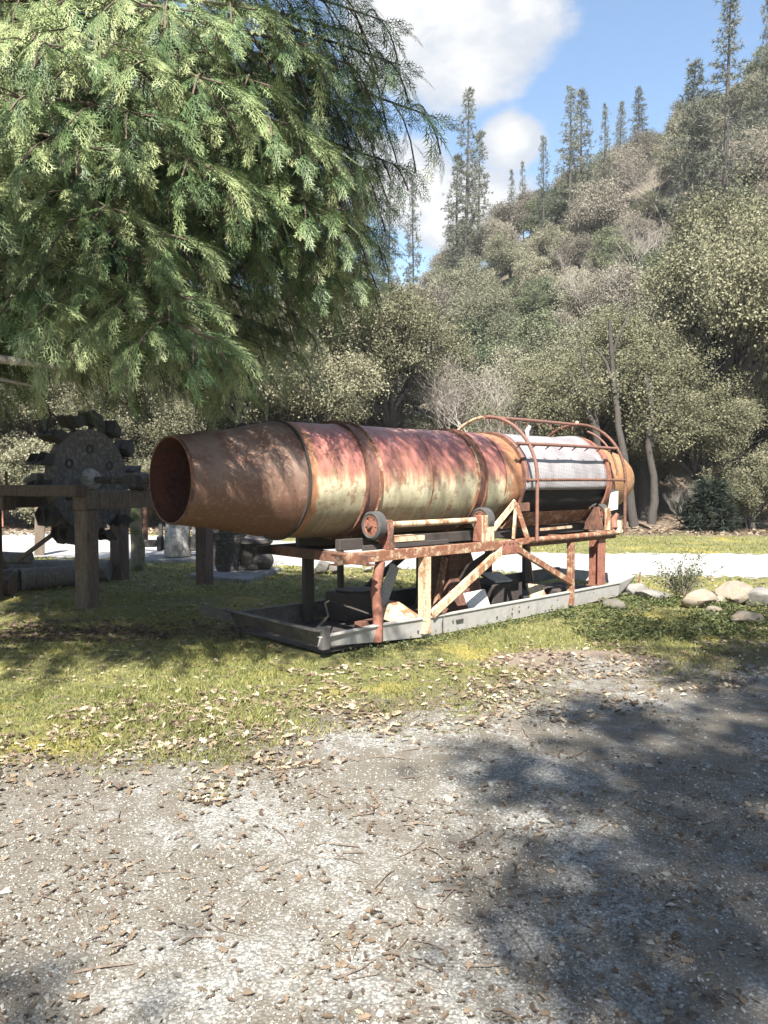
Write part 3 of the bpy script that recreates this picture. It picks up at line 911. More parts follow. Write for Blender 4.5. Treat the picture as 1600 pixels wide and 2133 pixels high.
CX, CY, CH = -5.5, 8.6, 9.6
cedar = thing('cedar_tree', (CX, CY, 0), 0, 'big drooping green cedar filling the upper left of the picture', 'tree')
tb = MB()
tb.tube([(0, 0, -.3), (0, 0, .15), (.05, 0, 2.5), (-.05, .05, 6), (0, 0, CH)], [.52, .40, .32, .20, .03], 14)
tb.build('trunk', M['bark_red'], cedar, 60)

MAIN = (cedar, CX, CY, CH)
def add_branch(tip, z0=None, roll=0.0, tree=None):
    """a branch copy from the trunk to the tip (world coordinates)"""
    tip = Vector(tip)
    root, CX, CY, CH = tree or MAIN
    flat = math.hypot(tip.x - CX, tip.y - CY)
    if z0 is None: z0 = tip.z + .10 * flat + rnd.uniform(-.2, .3)
    z0 = min(max(z0, 1.6), CH - .3)
    b = Vector((CX, CY, z0))
    d = tip - b
    L = d.length
    l, me = min(BR, key=lambda q: abs(q[0] - L) + rnd.uniform(0, .5))
    k = L / l
    o = link('branch', me, root)
    x = d.normalized()
    y = Vector((0, 0, 1)).cross(x).normalized()
    z = x.cross(y)
    rot = Matrix((x, y, z)).transposed() @ Matrix.Rotation(roll, 3, 'X')
    o.rotation_euler = rot.to_euler()
    o.location = b - Vector((CX, CY, 0))
    o.scale = (k, k if k < 1.25 else 1.25, k if k < 1.25 else 1.25)
    return o

def at(pxx, pyy, Y):
    return ((pxx - 800) / FPX * Y, Y, EYE + (1000 - pyy) / FPX * Y)
tips = [(790, 20, 6.2), (805, 110, 6.0), (890, 212, 6.4), (812, 345, 6.6), (745, 400, 7.2), (792, 500, 7.4), (770, 575, 7.6), (700, 640, 7.8),
        (705, 120, 5.7), (725, 270, 6.2), (680, 380, 6.4), (690, 500, 6.9), (600, 70, 5.3), (655, 330, 6.0), (620, 455, 6.2), (565, 250, 5.3),
        (545, 560, 6.4), (620, 650, 7.2), (560, 690, 7.8), (480, 400, 5.3), (455, 720, 7.6), (395, 715, 5.0), (405, 160, 4.7),
        (385, 330, 4.9), (330, 490, 5.0), (345, 630, 5.1), (300, 650, 5.4), (255, 255, 4.7), (225, 90, 4.6), (205, 420, 4.8), (180, 560, 5.1),
        (130, 640, 5.2), (80, 560, 5.0), (60, 300, 4.8), (70, 110, 4.6), (60, 640, 5.4), (150, 690, 7.0), (250, 700, 7.6),
        (350, 700, 8.0), (520, 150, 5.2), (420, 690, 6.2), (260, 560, 5.2), (640, 200, 5.8), (340, 30, 4.7), (480, 20, 5.0),
        (700, -30, 5.9), (730, 190, 6.6), (590, 380, 6.0), (470, 480, 5.6), (560, 130, 6.6), (640, 560, 7.4), (120, 430, 5.4),
        (300, 160, 5.4), (150, 200, 5.2), (690, 570, 8.2), (600, 700, 8.4), (330, 690, 6.2), (230, 660, 6.2), (30, 640, 6.2), (510, 300, 5.8),
        (640, 420, 5.7), (720, 470, 6.1), (690, 410, 5.9), (740, 540, 6.4), (660, 555, 6.1), (640, 600, 6.6), (765, 450, 6.5), (710, 330, 5.9), (625, 290, 5.5),
        (740, 330, 6.2), (770, 400, 6.6), (730, 60, 6.0), (750, 230, 6.4), (550, 420, 5.6), (430, 340, 5.1), (240, 480, 4.9), (100, 500, 5.0), (20, 420, 5.0), (150, 330, 4.7), (30, 200, 4.6),
        (560, 790, 8.6), (500, 810, 8.8), (450, 790, 8.3), (620, 740, 8.6), (410, 800, 9.0), (540, 720, 7.6), (660, 690, 8.4), (480, 740, 7.2), (370, 760, 8.6)]
for i_, (pxx, pyy, Y) in enumerate(tips):
    if i_ % 6 == 4 and Y < 7 and 250 < pyy < 760 and pxx < 640: continue
    add_branch(at(pxx, pyy, Y), roll=rnd.uniform(-.3, .3))
# above the picture: the branches whose shade dapples the drum
for t in ((.60, 4.3, 6.1), (.25, 4.2, 5.8), (.95, 4.5, 6.35), (.3, 4.3, 5.9), (.75, 4.5, 6.15), (-.1, 4.3, 5.6), (.5, 5.0, 6.5)):
    add_branch(t, roll=rnd.uniform(-.3, .3))
# the rest of the crown all round the trunk
for i in range(64):
    h = 3.7 + 5.6 * i / 64
    an = i * 2.399 + .4
    ln = (5.3 * (1 - (h - 2.0) / 8.2) + .9) * rnd.uniform(.75, 1.0)
    tx, ty, tz = CX + math.cos(an) * ln, CY + math.sin(an) * ln, h - .10 * ln
    if ty + .93 * tz < 7.8: continue
    if tx > CX + 3.4 and ty > CY + 1: continue
    if ty > 0 and abs(tx / ty) < .56 and 1000 - (tz - EYE) / ty * FPX > 700: continue
    add_branch((tx, ty, max(tz, 2.9)), h, rnd.uniform(-.3, .3))
# the bare limb reaching in at the left edge
tb = MB()
tb.tube([(.1, -.1, 3.05), (.9, -1.7, 3.0), (1.9, -2.7, 2.55), (2.75, -3.0, 2.47), (3.2, -3.05, 2.40)], [.10, .075, .055, .035, .012], 8)
tb.tube([(1.9, -2.7, 2.55), (2.5, -2.8, 2.38), (2.9, -2.75, 2.30)], [.03, .02, .006], 6)
tb.build('bare_limb', M['bark_pale'], cedar, 60)

# added cedar out of view at left, limbs placed to shade the turf
second = thing('cedar_tree', (-4.7, 2.9, 0), 0, 'smaller unseen cedar added left of the camera to shade the turf', 'tree')
tb = MB()
tb.tube([(0, 0, -.3), (0, 0, .1), (.05, 0, 2.5), (0, 0, 5.7)], [.26, .20, .14, .03], 12)
tb.build('trunk', M['bark_red'], second, 60)
for t in ((-3.6, 2.9, 4.4), (-3.1, 3.1, 4.5), (-2.7, 2.9, 4.5), (-2.2, 3.1, 4.6), (-1.8, 2.9, 4.5), (-1.3, 3.0, 4.6), (-.9, 2.95, 4.5), (-.45, 3.1, 4.6), (0.05, 3.2, 4.65), (-1.5, 3.3, 4.7), (-.7, 3.35, 4.75)):
    add_branch(t, min(5.3, t[2] + rnd.uniform(.2, .7)), rnd.uniform(-.3, .3), (second, -4.7, 2.9, 5.6))
for i in range(10):
    an = 1.8 + i * .42
    add_branch((-4.7 + math.cos(an) * 1.8, 2.9 + math.sin(an) * 1.5, 3.4 + .15 * i), None, 0, (second, -4.7, 2.9, 5.6))
# ================================================================== THE TROMMEL
AZ = 47.0                          # its axis runs away to the right
trommel = thing('trommel', (.425, 7.735, 0), R(90 - AZ), 'rusty trommel with a red and olive drum on a frame in a grey skid', 'mining trommel')
T = trommel
VC, ZC = .68, 1.6                  # drum axis across and up

# --- skid
def skid_panel(u0, u1, zb0, zb1, zt0, zt1, v, out, mat, name='skid_panel', kids=True):
    b = MB()
    th = .014
    s = 1 if out > 0 else -1
    lean = .035 * s
    b.hexa([(u0, v + lean, zb0), (u1, v + lean, zb1), (u1, v + lean + th, zb1), (u0, v + lean + th, zb0),
            (u0, v, zt0), (u1, v, zt1), (u1, v + th, zt1), (u0, v + th, zt0)])
    # rolled top lip
    b.hexa([(u0, v - .012, zt0 + .002), (u1, v - .012, zt1 + .002), (u1, v + .05, zt1 + .002), (u0, v + .05, zt0 + .002),
            (u0, v - .012, zt0 + .014), (u1, v - .012, zt1 + .014), (u1, v + .05, zt1 + .014), (u0, v + .05, zt0 + .014)])
    return b.build(name, mat, T)
skid_panel(-1.35, -.62, .115, .055, .195, .215, 0, 1, M['galv'])
skid_panel(-.60, .048, .055, .012, .215, .205, 0, 1, M['galv'])
skid_panel(.052, .248, .012, .010, .205, .205, 0, 1, M['galv'])
p = skid_panel(.262, 1.30, .010, .012, .205, .21, 0, 1, M['galv'])
q = skid_panel(1.304, 2.62, .012, .02, .21, .215, 0, 1, M['galv'])
skid_panel(2.624, 3.72, .02, .05, .215, .225, 0, 1, M['galv'])
def strap(u, z0, z1, w=.012, v=-.008, parent=T, mat='dark'):
    MB().box(u - w / 2, u + w / 2, v - .004, v + .004, z0, z1).build('seam', M[mat], parent)
strap(.255, .015, .205, v=.01)
MB().box(.46, .57, -.002, .01, .118, .136).build('slot', M['dark'], p)
MB().box(.40, .415, -.002, .01, .125, .137).build('slot', M['dark'], p)
bolts = MB()
for u, z in ((1.42, .14), (1.42, .09), (1.55, .15), (1.55, .10), (1.72, .13), (1.15, .08), (-.1, .09), (2.3, .15), (3.1, .16)):
    bolts.lathe([(0, .008), (-.006, .006), (-.008, .0)], 8, axis='x') if False else bolts.box(u - .008, u + .008, -.004 + .014, .02, z - .008, z + .008)
bolts.build('bolts', M['dark'], T)['kind'] = 'stuff'
# raked end piece at the right, the far end wall, the back wall, the left end wall
b = MB()
b.hexa([(3.722, .03, .05), (4.36, .20, .13), (4.36, .215, .13), (3.722, .045, .05), (3.722, 0, .225), (4.42, .16, .255), (4.42, .175, .255), (3.722, .015, .225)])
b.build('skid_panel', M['galv'], T)
MB().hexa([(4.36, .215, .12), (4.36, 1.45, .12), (4.375, 1.45, .12), (4.375, .215, .12), (4.42, .16, .255), (4.42, 1.45, .255), (4.435, 1.45, .255), (4.435, .16, .255)]).build('skid_end', M['galv'], T)
MB().tube([(4.40, .1, .02), (4.47, .13, .2), (4.52, .14, .30)], .012, 6).build('end_rod', M['rust'], T)
skid_panel(-1.35, 1.5, .10, .02, .235, .235, 1.43, -1, M['galv_shaded'])
skid_panel(1.504, 4.43, .02, .12, .235, .255, 1.43, -1, M['galv_shaded'])
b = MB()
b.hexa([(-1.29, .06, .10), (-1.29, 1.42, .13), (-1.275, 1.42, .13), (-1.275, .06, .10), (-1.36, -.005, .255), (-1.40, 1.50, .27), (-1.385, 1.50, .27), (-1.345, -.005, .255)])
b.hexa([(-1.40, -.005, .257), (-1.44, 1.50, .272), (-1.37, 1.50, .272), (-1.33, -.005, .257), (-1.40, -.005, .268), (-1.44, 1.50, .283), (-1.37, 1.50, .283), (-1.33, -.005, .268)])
b.build('skid_end', M['galv_shaded'], T)
MB().bar((-1.40, 1.42, .20), (-1.62, 1.62, .30), .02, .10).build('end_tab', M['galv_shaded'], T)
MB().box(-1.34, -1.26, -.02, .05, .09, .29).build('corner_post', M['galv_shaded'], T)
MB().box(-1.25, 4.34, .07, 1.40, .035, .05).build('skid_floor', M['dark'], T)
for u in (-.2, 1.4, 2.9, 3.9):
    MB().box(u - .06, u + .06, .1, 1.38, -.01, .034).build('skid_runner', M['dark'], T)

# --- frame
def beam(p0, p1, w, h, mat, name='beam', bev=.006):
    return MB().bar(p0, p1, w, h).build(name, M[mat], T, bevel=bev)
# front rail: a channel with two flanges
b = MB()
b.box(-1.20, 1.17, -.02, -.008, .832, .93); b.box(-1.20, 1.17, -.008, .06, .918, .93); b.box(-1.20, 1.17, -.008, .06, .832, .844)
b.build('front_rail', M['cream_rusty'], T, bevel=.003)
b = MB(); b.box(1.172, 1.48, -.034, -.022, .77, .925); gus = b.build('gusset', M['rust_red'], T, bevel=.004)
for u in (1.20, 1.30, 1.36, 1.45):
    for z in (.79, .90):
        MB().lathe([(0, .012), (.010, .012), (.013, 0)], 6, axis='z').build('bolt', M['rust'], gus, loc=(u, -.034, z), rot=(R(90), 0, 0))
beam((1.172, .02, .89), (1.72, .02, .90), .07, .07, 'cream_rusty', 'rail_joint')
MB().tube([(1.66, -.01, .905), (2.6, -.01, .905), (3.64, -.01, .912)], .036, 10).build('pipe_rail', M['cream_rusty'], T, 50)
beam((1.7, .04, .852), (3.64, .04, .858), .05, .05, 'rust', 'rail_under')
MB().tube([(3.6, -.02, .90), (3.64, -.02, .97), (3.63, -.03, 1.06)], [.045, .05, .04], 8).build('pipe_elbow', M['cream'], T, 50)
# back rail and cross members
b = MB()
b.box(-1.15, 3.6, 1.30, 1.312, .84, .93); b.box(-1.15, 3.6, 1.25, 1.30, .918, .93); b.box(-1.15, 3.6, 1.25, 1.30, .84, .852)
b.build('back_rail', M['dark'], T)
for u, mt in ((-.91, 'dark'), (.55, 'dark'), (1.3, 'rust'), (2.59, 'rust'), (3.45, 'rust')):
    b = MB()
    v0 = -.20 if u < -.5 else .065
    b.box(u - .05, u - .04, v0, 1.38 if u < -.5 else 1.24, .825, .917); b.box(u - .04, u + .05, v0, 1.38 if u < -.5 else 1.24, .905, .917)
    b.box(u - .04, u + .05, v0, 1.38 if u < -.5 else 1.24, .825, .837)
    b.build('cross_member', M['rust' if u < -.5 else mt], T, bevel=.003)
for v in (.36, 1.0):
    beam((-.86, v, .975), (3.5, v, .975), .07, .11, 'dark', 'inner_beam')
beam((-.75, .12, .955), (.45, .12, .955), .03, .05, 'dark', 'shelf')
MB().box(-.42, .08, .10, .30, .99, 1.04).build('shim', M['cream'], T)
# posts
MB().tube([(-.64, .03, .06), (-.63, .03, .3), (-.67, .02, .55), (-.60, .03, .83)], [.05, .052, .05, .05], 8).build('post', M['rust_red'], T, 50)['label'] = 'bent red post'
def ipost(u, v, z0, z1, w, d, mat, name='post'):
    b = MB()
    b.box(u - w / 2, u + w / 2, v - d / 2, v - d / 2 + .012, z0, z1)
    b.box(u - w / 2, u + w / 2, v + d / 2 - .012, v + d / 2, z0, z1)
    b.box(u - .006, u + .006, v - d / 2 + .012, v + d / 2 - .012, z0, z1)
    return b.build(name, M[mat], T)
beam((0, .02, .052), (0, .02, .83), .10, .085, 'cream', 'post')
MB().box(-.055, -.045 + .02, -.028, .06, .19, .83).build('post_flange', M['cream'], T)
beam((2.59, .02, .052), (2.59, .02, .83), .075, .075, 'cream_rusty', 'post')
ipost(3.32, .10, .052, .84, .17, .14, 'rust_red')
b = MB(); b.box(3.2, 3.44, .02, .19, .225, .24)
b.build('foot_plate', M['rust'], T)
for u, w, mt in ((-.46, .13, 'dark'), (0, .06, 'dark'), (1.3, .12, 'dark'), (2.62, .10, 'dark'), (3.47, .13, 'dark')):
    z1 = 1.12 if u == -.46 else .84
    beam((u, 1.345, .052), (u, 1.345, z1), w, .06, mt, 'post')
# braces
beam((.07, -.005, .235), (1.20, -.005, .83), .05, .085, 'cream', 'brace')
beam((1.45, -.005, .83), (2.57, -.005, .34), .045, .075, 'cream_rusty', 'brace')
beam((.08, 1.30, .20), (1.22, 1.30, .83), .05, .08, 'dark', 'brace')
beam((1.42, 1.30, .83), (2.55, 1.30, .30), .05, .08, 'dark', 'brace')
beam((1.95, .2, .86), (2.60, .6, .30), .025, .05, 'rust', 'brace', .003)
beam((1.3, .1, .83), (1.15, 1.2, .12), .05, .10, 'dark', 'brace')
# A-frame under the screen end of the drum, and a leaning blade
beam((1.40, -.01, .93), (1.53, .06, 1.28), .035, .06, 'cream', 'strut')
beam((1.66, -.01, .93), (1.53, .06, 1.33), .035, .06, 'cream_rusty', 'strut')
beam((1.52, .05, 1.36), (1.20, .12, 1.05), .02, .075, 'cream', 'strut')
MB().box(1.58, 1.76, .03, .05, 1.24, 1.34).build('hanger_plate', M['rust'], T, bevel=.004)

# --- drum
def dent(u, a):
    return .005 * math.sin(7 * u + 3 * a) + .003 * math.sin(13 * a + u * 4) + .004 * math.sin(19 * u - 5 * a) * math.sin(3 * a)
b = MB()
b.lathe([(-1.35, .553), (-1.2, .558), (-1.0, .56), (-.85, .56), (-.70, .562), (-.5, .562), (-.2, .562), (.2, .564), (.6, .564), (.98, .565), (1.2, .565), (1.55, .565), (1.70, .560), (1.75, .545), (1.752, .50)], 72, c=(VC, ZC), wob=dent)
drum = b.build('drum', M['drum'], T, 40)
def hoop(u, r0, r1, w, mat, name='hoop', par=drum):
    MB().lathe([(u, r0), (u, r1), (u + w, r1), (u + w, r0)], 72, c=(VC, ZC)).build(name, M[mat], par, 40)
hoop(-1.375, .54, .570, .022, 'dark')
hoop(-.70, .555, .595, .02, 'rust'); hoop(-.665, .55, .572, .13, 'pipe', 'track'); hoop(-.52, .555, .592, .018, 'cream_rusty')
hoop(.93, .555, .590, .018, 'cream_rusty'); hoop(.955, .55, .574, .10, 'rust', 'track'); hoop(1.06, .555, .592, .018, 'rust_red')
hoop(1.752, .50, .585, .02, 'rust', 'flange')
hoop(.22, .562, .5685, .012, 'rust_red', 'weld_seam')
hoop(1.42, .562, .5695, .012, 'rust', 'weld_seam')
# cone
b = MB()
prof = [(-2.43, .375), (-2.1, .425), (-1.8, .475), (-1.6, .512), (-1.45, .538), (-1.353, .552)]
b.lathe(prof, 72, c=(VC, ZC), wob=dent)
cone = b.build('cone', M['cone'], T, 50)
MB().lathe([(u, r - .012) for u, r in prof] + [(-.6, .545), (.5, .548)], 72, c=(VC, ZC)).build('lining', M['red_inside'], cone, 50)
MB().lathe([(-2.436, .363), (-2.436, .379), (-2.41, .382)], 72, c=(VC, ZC)).build('rim', M['rust'], cone, 40)
MB().tube([(-1.5, 1.0, 2.06), (-1.5, 1.02, 2.13)], [.07, .05], 10).build('lug', M['dark'], cone, 40)
MB().box(-1.44, -1.34, .90, 1.0, 2.06, 2.15).build('lug', M['dark'], cone, bevel=.01)
# screen: punched sheet over the top, dark shell below
def scr(u, a):
    w = .004 * math.sin(9 * u + 5 * a)
    if u > 3.0 and 1.0 < a < 2.2: w += .06 * (u - 3.0) * math.sin((a - 1.0) * 2.6)
    return w
b = MB()
us = [1.775 + (3.60 - 1.775) * i / 16 for i in range(17)]
b.lathe([(u, .570) for u in us], 40, R(-12), R(192), c=(VC, ZC), wob=scr)
b.v = [(u, 2 * VC - y, z) for u, y, z in b.v]
b.build('screen_sheet', M['screen'], T, 50, solid=.006)
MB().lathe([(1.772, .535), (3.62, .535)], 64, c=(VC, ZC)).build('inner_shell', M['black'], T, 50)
MB().lathe([(1.775, .575), (1.79, .588), (1.83, .588), (1.83, .575)], 64, R(0), R(180), c=(VC, ZC)).build('screen_band', M['pipe'], T, 40)
MB().lathe([(3.55, .572), (3.55, .60), (3.62, .60), (3.62, .40)], 64, c=(VC, ZC)).build('end_ring', M['rust_red'], T, 40)
MB().lathe([(3.70, .44), (3.70, .56), (3.74, .56), (3.74, .44)], 64, c=(VC, ZC)).build('end_ring', M['pipe'], T, 40)
MB().lathe([(3.60, .47), (3.9, .465), (4.25, .445), (4.5, .41), (4.68, .34), (4.80, .24), (4.865, .12), (4.88, .0)], 56, c=(VC, ZC)).build('dome_end', M['dome'], T, 50)
# launder under the screen
b = MB()
b.hexa([(1.55, .10, 1.22), (3.3, .16, 1.22), (3.3, .175, 1.22), (1.55, .115, 1.22), (1.55, .28, 1.03), (3.3, .34, 1.06), (3.3, .355, 1.06), (1.55, .295, 1.03)])
b.build('launder_plate', M['cream_rusty'], T)
MB().bar((2.0, .05, 1.015), (2.75, .12, 1.015), .02, .03).build('slat', M['cream'], T)
MB().box(1.5, 3.4, .30, 1.2, 1.04, 1.055).build('launder_floor', M['rust'], T)
# rollers: tyre on a spoked cast hub, carried by brackets
def roller(u, v, z, turn=0.0):
    ty = MB().lathe([(u - .05, .098), (u - .058, .118), (u - .045, .137), (u + .045, .137), (u + .058, .118), (u + .05, .098)], 36, c=(v, z)).build('roller', M['tyre'], T, 40)
    MB().lathe([(u - .05, .10), (u - .05, .086), (u + .04, .086), (u + .04, .10)], 36, c=(v, z)).build('rim', M['rust_red'], ty, 40)
    MB().lathe([(u - .075, .0), (u - .075, .026), (u + .06, .026)], 16, c=(v, z)).build('hub', M['rust'], ty, 40)
    for k in range(5):
        a = turn + k * 2 * math.pi / 5
        ca, sa = math.cos(a), math.sin(a)
        w0, w1 = .022, .040
        pts = []
        for uu in (u - .046, u - .030):
            for r, w in ((.02, w0), (.088, w1)):
                for s in (-1, 1):
                    pts.append((uu, v + r * ca - s * w * sa, z + r * sa + s * w * ca))
        q = pts
        MB().hexa([q[0], q[1], q[3], q[2], q[4], q[5], q[7], q[6]]).build('spoke', M['rust_red'], ty)
    return ty
ZR = 1.165
for u in (-.61, 1.0):
    roller(u, .105, ZR, .3)
    roller(u, 1.255, ZR, .9)
MB().tube([(-.50, .10, ZR - .0), (.86, .10, ZR)], .032, 10).build('roller_shaft', M['cream'], T, 50)
MB().tube([(-.53, 1.26, ZR), (.92, 1.26, ZR)], .03, 8).build('roller_shaft', M['rust'], T, 50)
def bracket(u, v, mat, w=.07):
    b = MB()
    s = 1 if v < .6 else -1
    b.hexa([(u - .014, v - .07, .932), (u + .014, v - .07, .932), (u + .014, v + .075, .932), (u - .014, v + .075, .932),
            (u - .014, v - .045, ZR + .05), (u + .014, v - .045, ZR + .05), (u + .014, v + .045, ZR + .05), (u - .014, v + .045, ZR + .05)])
    return b.build('roller_bracket', M[mat], T, bevel=.004)
bracket(-.50, .08, 'rust_red'); bracket(-.44, .08, 'rust'); bracket(.88, .06, 'rust_red'); bracket(.93, .05, 'cream', .09)
MB().box(.86, 1.06, -.012, .005, .932, 1.22).build('bracket_plate', M['cream'], T, bevel=.004)
MB().tube([(-.47, .02, .93), (-.50, .0, 1.02), (-.46, .02, 1.13), (-.44, .06, 1.19)], [.028, .026, .024, .018], 6).build('bracket_arm', M['rust'], T, 50)
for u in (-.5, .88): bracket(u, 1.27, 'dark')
# third support below the dome end
for u in (3.28, 3.50):
    MB().hexa([(u - .01, -.02, .95), (u + .01, -.02, .95), (u + .01, .28, .95), (u - .01, .28, .95), (u - .01, .06, 1.25), (u + .01, .06, 1.25), (u + .01, .2, 1.25), (u - .01, .2, 1.25)]).build('roller_bracket', M['rust'], T, bevel=.004)
MB().box(3.30, 3.42, -.03, -.01, .95, 1.24).build('bracket_plate', M['cream'], T, bevel=.004)
roller(3.40, .13, 1.16, .5)
MB().tube([(3.56, .0, .97), (3.58, .02, 1.08), (3.62, .0, 1.16)], [.05, .045, .03], 8).build('pipe_stub', M['rust_red'], T, 50)

# --- spray cage
RC = .765
def cage_hoop(u, a0, a1, mat, foot=True, r=.021, name='spray_hoop', rc=RC):
    pts = []
    if foot: pts += [(u, VC - rc, .90), (u, VC - rc, 1.3)]
    for k in range(19):
        a = R(a0 + (a1 - a0) * k / 18)
        pts.append((u, VC - rc * math.cos(a), ZC + rc * math.sin(a)))
    return MB().tube(pts, r, 8).build(name, M[mat], T, 50)
cage_hoop(1.74, 0, 88, 'pipe')
cage_hoop(1.74, 92, 175, 'cream', False)
cage_hoop(3.68, 0, 88, 'rust')
cage_hoop(3.68, 92, 170, 'rust', False)
cage_hoop(3.60, 5, 70, 'pipe', False, .014, rc=.70)
def spray_pipe(a, u0, u1, mat, noz=True, r=.02):
    v, z = VC - RC * math.cos(R(a)), ZC + RC * math.sin(R(a))
    o = MB().tube([(u0, v, z), ((u0 + u1) / 2, v, z + .005), (u1, v, z)], r, 8).build('spray_pipe', M[mat], T, 50)
    for k in range(8 if noz else 0):
        u = u0 + .08 + (u1 - u0 - .2) * k / 7
        n = Vector((0, VC - v, ZC - z)).normalized()
        MB().tube([(u, v, z), (u, v + n.y * .085, z + n.z * .085)], [.011, .008], 5).build('nozzle', M[mat], o)
spray_pipe(89, 1.72, 3.70, 'pipe')
spray_pipe(33, 1.52, 3.69, 'pipe')
spray_pipe(0, 1.52, 3.69, 'rust', False, .018)
spray_pipe(146, 1.74, 3.68, 'pipe')
MB().tube([(2.95, .95, 2.16), (2.96, .97, 2.26), (2.99, .95, 2.33)], [.02, .03, .03], 8).build('valve', M['white'], T, 50)
MB().tube([(3.68, .66, 2.365), (3.70, .68, 2.40)], [.03, .03], 8).build('pipe_cap', M['cream'], T, 50)
b = MB()
b.hexa([(3.40, -.02, 1.20), (3.58, -.04, 1.22), (3.58, -.02, 1.22), (3.40, 0, 1.20), (3.50, .0, 1.46), (3.64, -.01, 1.48), (3.64, .01, 1.48), (3.50, .02, 1.46)])
b.build('torn_plate', M['white'], T)

# --- scrap lying in the skid (things of their own, in the trommel's place)
BASE = Matrix.Translation((.425, 7.735, 0)) @ Matrix.Rotation(R(90 - AZ), 4, 'Z')
def in_skid(name, mb, mat, label, cat, group=None, bevel=0, smooth=0):
    xs = np.array(mb.v); c = xs.mean(0); c[2] = xs[:, 2].min()
    mb.v = [tuple(np.array(v) - c) for v in mb.v]
    w = BASE @ Vector(c)
    o = mb.build(name, mat, None, smooth, bevel, 0, tuple(w), (0, 0, R(90 - AZ)))
    return tag(o, label, cat, group)
in_skid('metal_sheet', MB().hexa([(.92, .16, .052), (1.24, .13, .052), (1.24, .15, .052), (.92, .18, .052), (.90, .28, .34), (1.22, .25, .36), (1.22, .27, .36), (.90, .30, .34)]), M['white'],
        'pale square sheet leaning inside the front wall of the skid', 'metal sheet', 'scrap sheets in the skid')
in_skid('metal_sheet', MB().hexa([(2.1, .8, .30), (2.36, .74, .30), (2.42, 1.0, .38), (2.14, 1.06, .38), (2.1, .8, .32), (2.36, .74, .32), (2.42, 1.0, .40), (2.14, 1.06, .40)]), M['white'],
        'pale sheet lying on the dark box at the back of the skid', 'metal sheet', 'scrap sheets in the skid')
in_skid('metal_sheet', MB().hexa([(2.30, .36, .052), (2.58, .30, .052), (2.58, .32, .052), (2.30, .38, .052), (2.34, .5, .30), (2.56, .44, .27), (2.56, .46, .27), (2.34, .52, .30)]), M['cream'],
        'cream cornered sheet leaning beside the thin right post of the skid', 'metal sheet', 'scrap sheets in the skid')
in_skid('scrap_box', MB().box(1.95, 2.55, .72, 1.22, .052, .295), M['dark'], 'dark flat box at the back of the skid under the pale sheet', 'box', bevel=.01)
in_skid('bent_plate', MB().hexa([(-.42, .06, .215), (-.05, .06, .21), (-.05, .32, .23), (-.36, .36, .22), (-.40, .06, .23), (-.03, .06, .235), (-.10, .30, .36), (-.20, .34, .38)]), M['cream'],
        'bent cream plate lying on the skid edge by the cream post', 'bent plate', bevel=.004)
in_skid('scrap_box', MB().box(-.20, .30, 1.02, 1.38, .052, .36), M['dark'], 'dark box in the left back of the skid behind the bent red post', 'box', bevel=.015)
in_skid('drum_lid', MB().lathe([(.36, .0), (.37, .20), (.385, .22), (.40, .0)], 24, axis='z', c=(.05, 1.16)), M['galv_shaded'], 'round grey lid lying on the left dark box', 'lid', smooth=40)
b = MB()
b.hexa([(.95, .55, .052), (1.65, .55, .052), (1.65, 1.15, .052), (.95, 1.15, .052), (1.12, .7, .80), (1.48, .7, .80), (1.48, 1.0, .80), (1.12, 1.0, .80)])
in_skid('hopper', b, M['rust'], 'dark rusty tapered hopper standing in the skid under the drum', 'hopper', bevel=.01)
in_skid('hopper_strut', MB().bar((.78, .62, .055), (1.02, .68, .70), .05, .07), M['cream_rusty'], 'cream rusted bar leaning on the left of the hopper', 'metal bar')
in_skid('metal_bar', MB().bar((.20, .95, .055), (.52, 1.0, .62), .05, .12), M['white'], 'pale green white plank leaning left of the hopper in the skid', 'plank')
in_skid('metal_bar', MB().bar((-.3, .7, .085), (1.6, .9, .085), .10, .06), M['rust'], 'long rusted bar lying across the skid floor', 'metal bar')
in_skid('scrap_block', MB().box(2.75, 3.15, .3, .75, .052, .20), M['dark'], 'dark block in the right end of the skid', 'block', bevel=.02)
hp = [(-1.3, .12, .26), (-1.1, .2, .34), (-.9, .5, .40), (-.6, .8, .36), (-.3, .7, .24), (.0, .5, .10)]
in_skid('hose', MB().tube(hp, .012, 6), M['dark'], 'thin dark hose looping over the left end of the skid', 'hose', smooth=60)
# ================================================================== LEFT: BUCKET WHEEL ON ITS TIMBER STAND
A = Vector((-3.70, 9.60, 0))
E = Vector((.396, .918, 0))        # along the bearers
Pp = Vector((-.918, .396, 0))      # across them
SAZ = math.atan2(E.y, E.x)
stand = thing('timber_stand', tuple(A), SAZ, 'heavy dark timber stand carrying the bucket wheel', 'timber stand')
# local x along the bearers, y across (to the left and away)
def tpost(x, y, z1, w, d, mat='timber', dz=0):
    return MB().box(x - w / 2, x + w / 2, y - d / 2, y + d / 2, dz - .05, z1).build('post', M[mat], stand, bevel=.015)
tpost(0, 0, 1.23, .21, .21); tpost(2.40, 0, 1.23, .20, .20, 'timber_dark'); tpost(2.40, 1.66, 1.23, .22, .22, 'timber_dark'); tpost(0, 1.70, 1.22, .24, .24, 'timber_dark')
MB().box(-.12, 2.75, -.11, .11, 1.232, 1.46).build('bearer', M['timber'], stand, bevel=.012)
MB().box(-.35, 2.75, 1.56, 1.78, 1.222, 1.44).build('bearer', M['timber_dark'], stand, bevel=.012)
MB().box(-.33, -.13, -.16, 2.9, 1.40, 1.54).build('cross_timber', M['timber_dark'], stand, bevel=.012)
MB().box(-.36, -.16, 1.0, 2.9, 1.22, 1.398).build('cross_timber', M['timber_dark'], stand, bevel=.012)
for y in (1.10, 1.36, 1.55):
    MB().tube([(-.22, y, 1.54), (-.22, y, 1.66 + .05 * (y < 1.2))], .018, 6).build('bolt', M['rust'], stand)
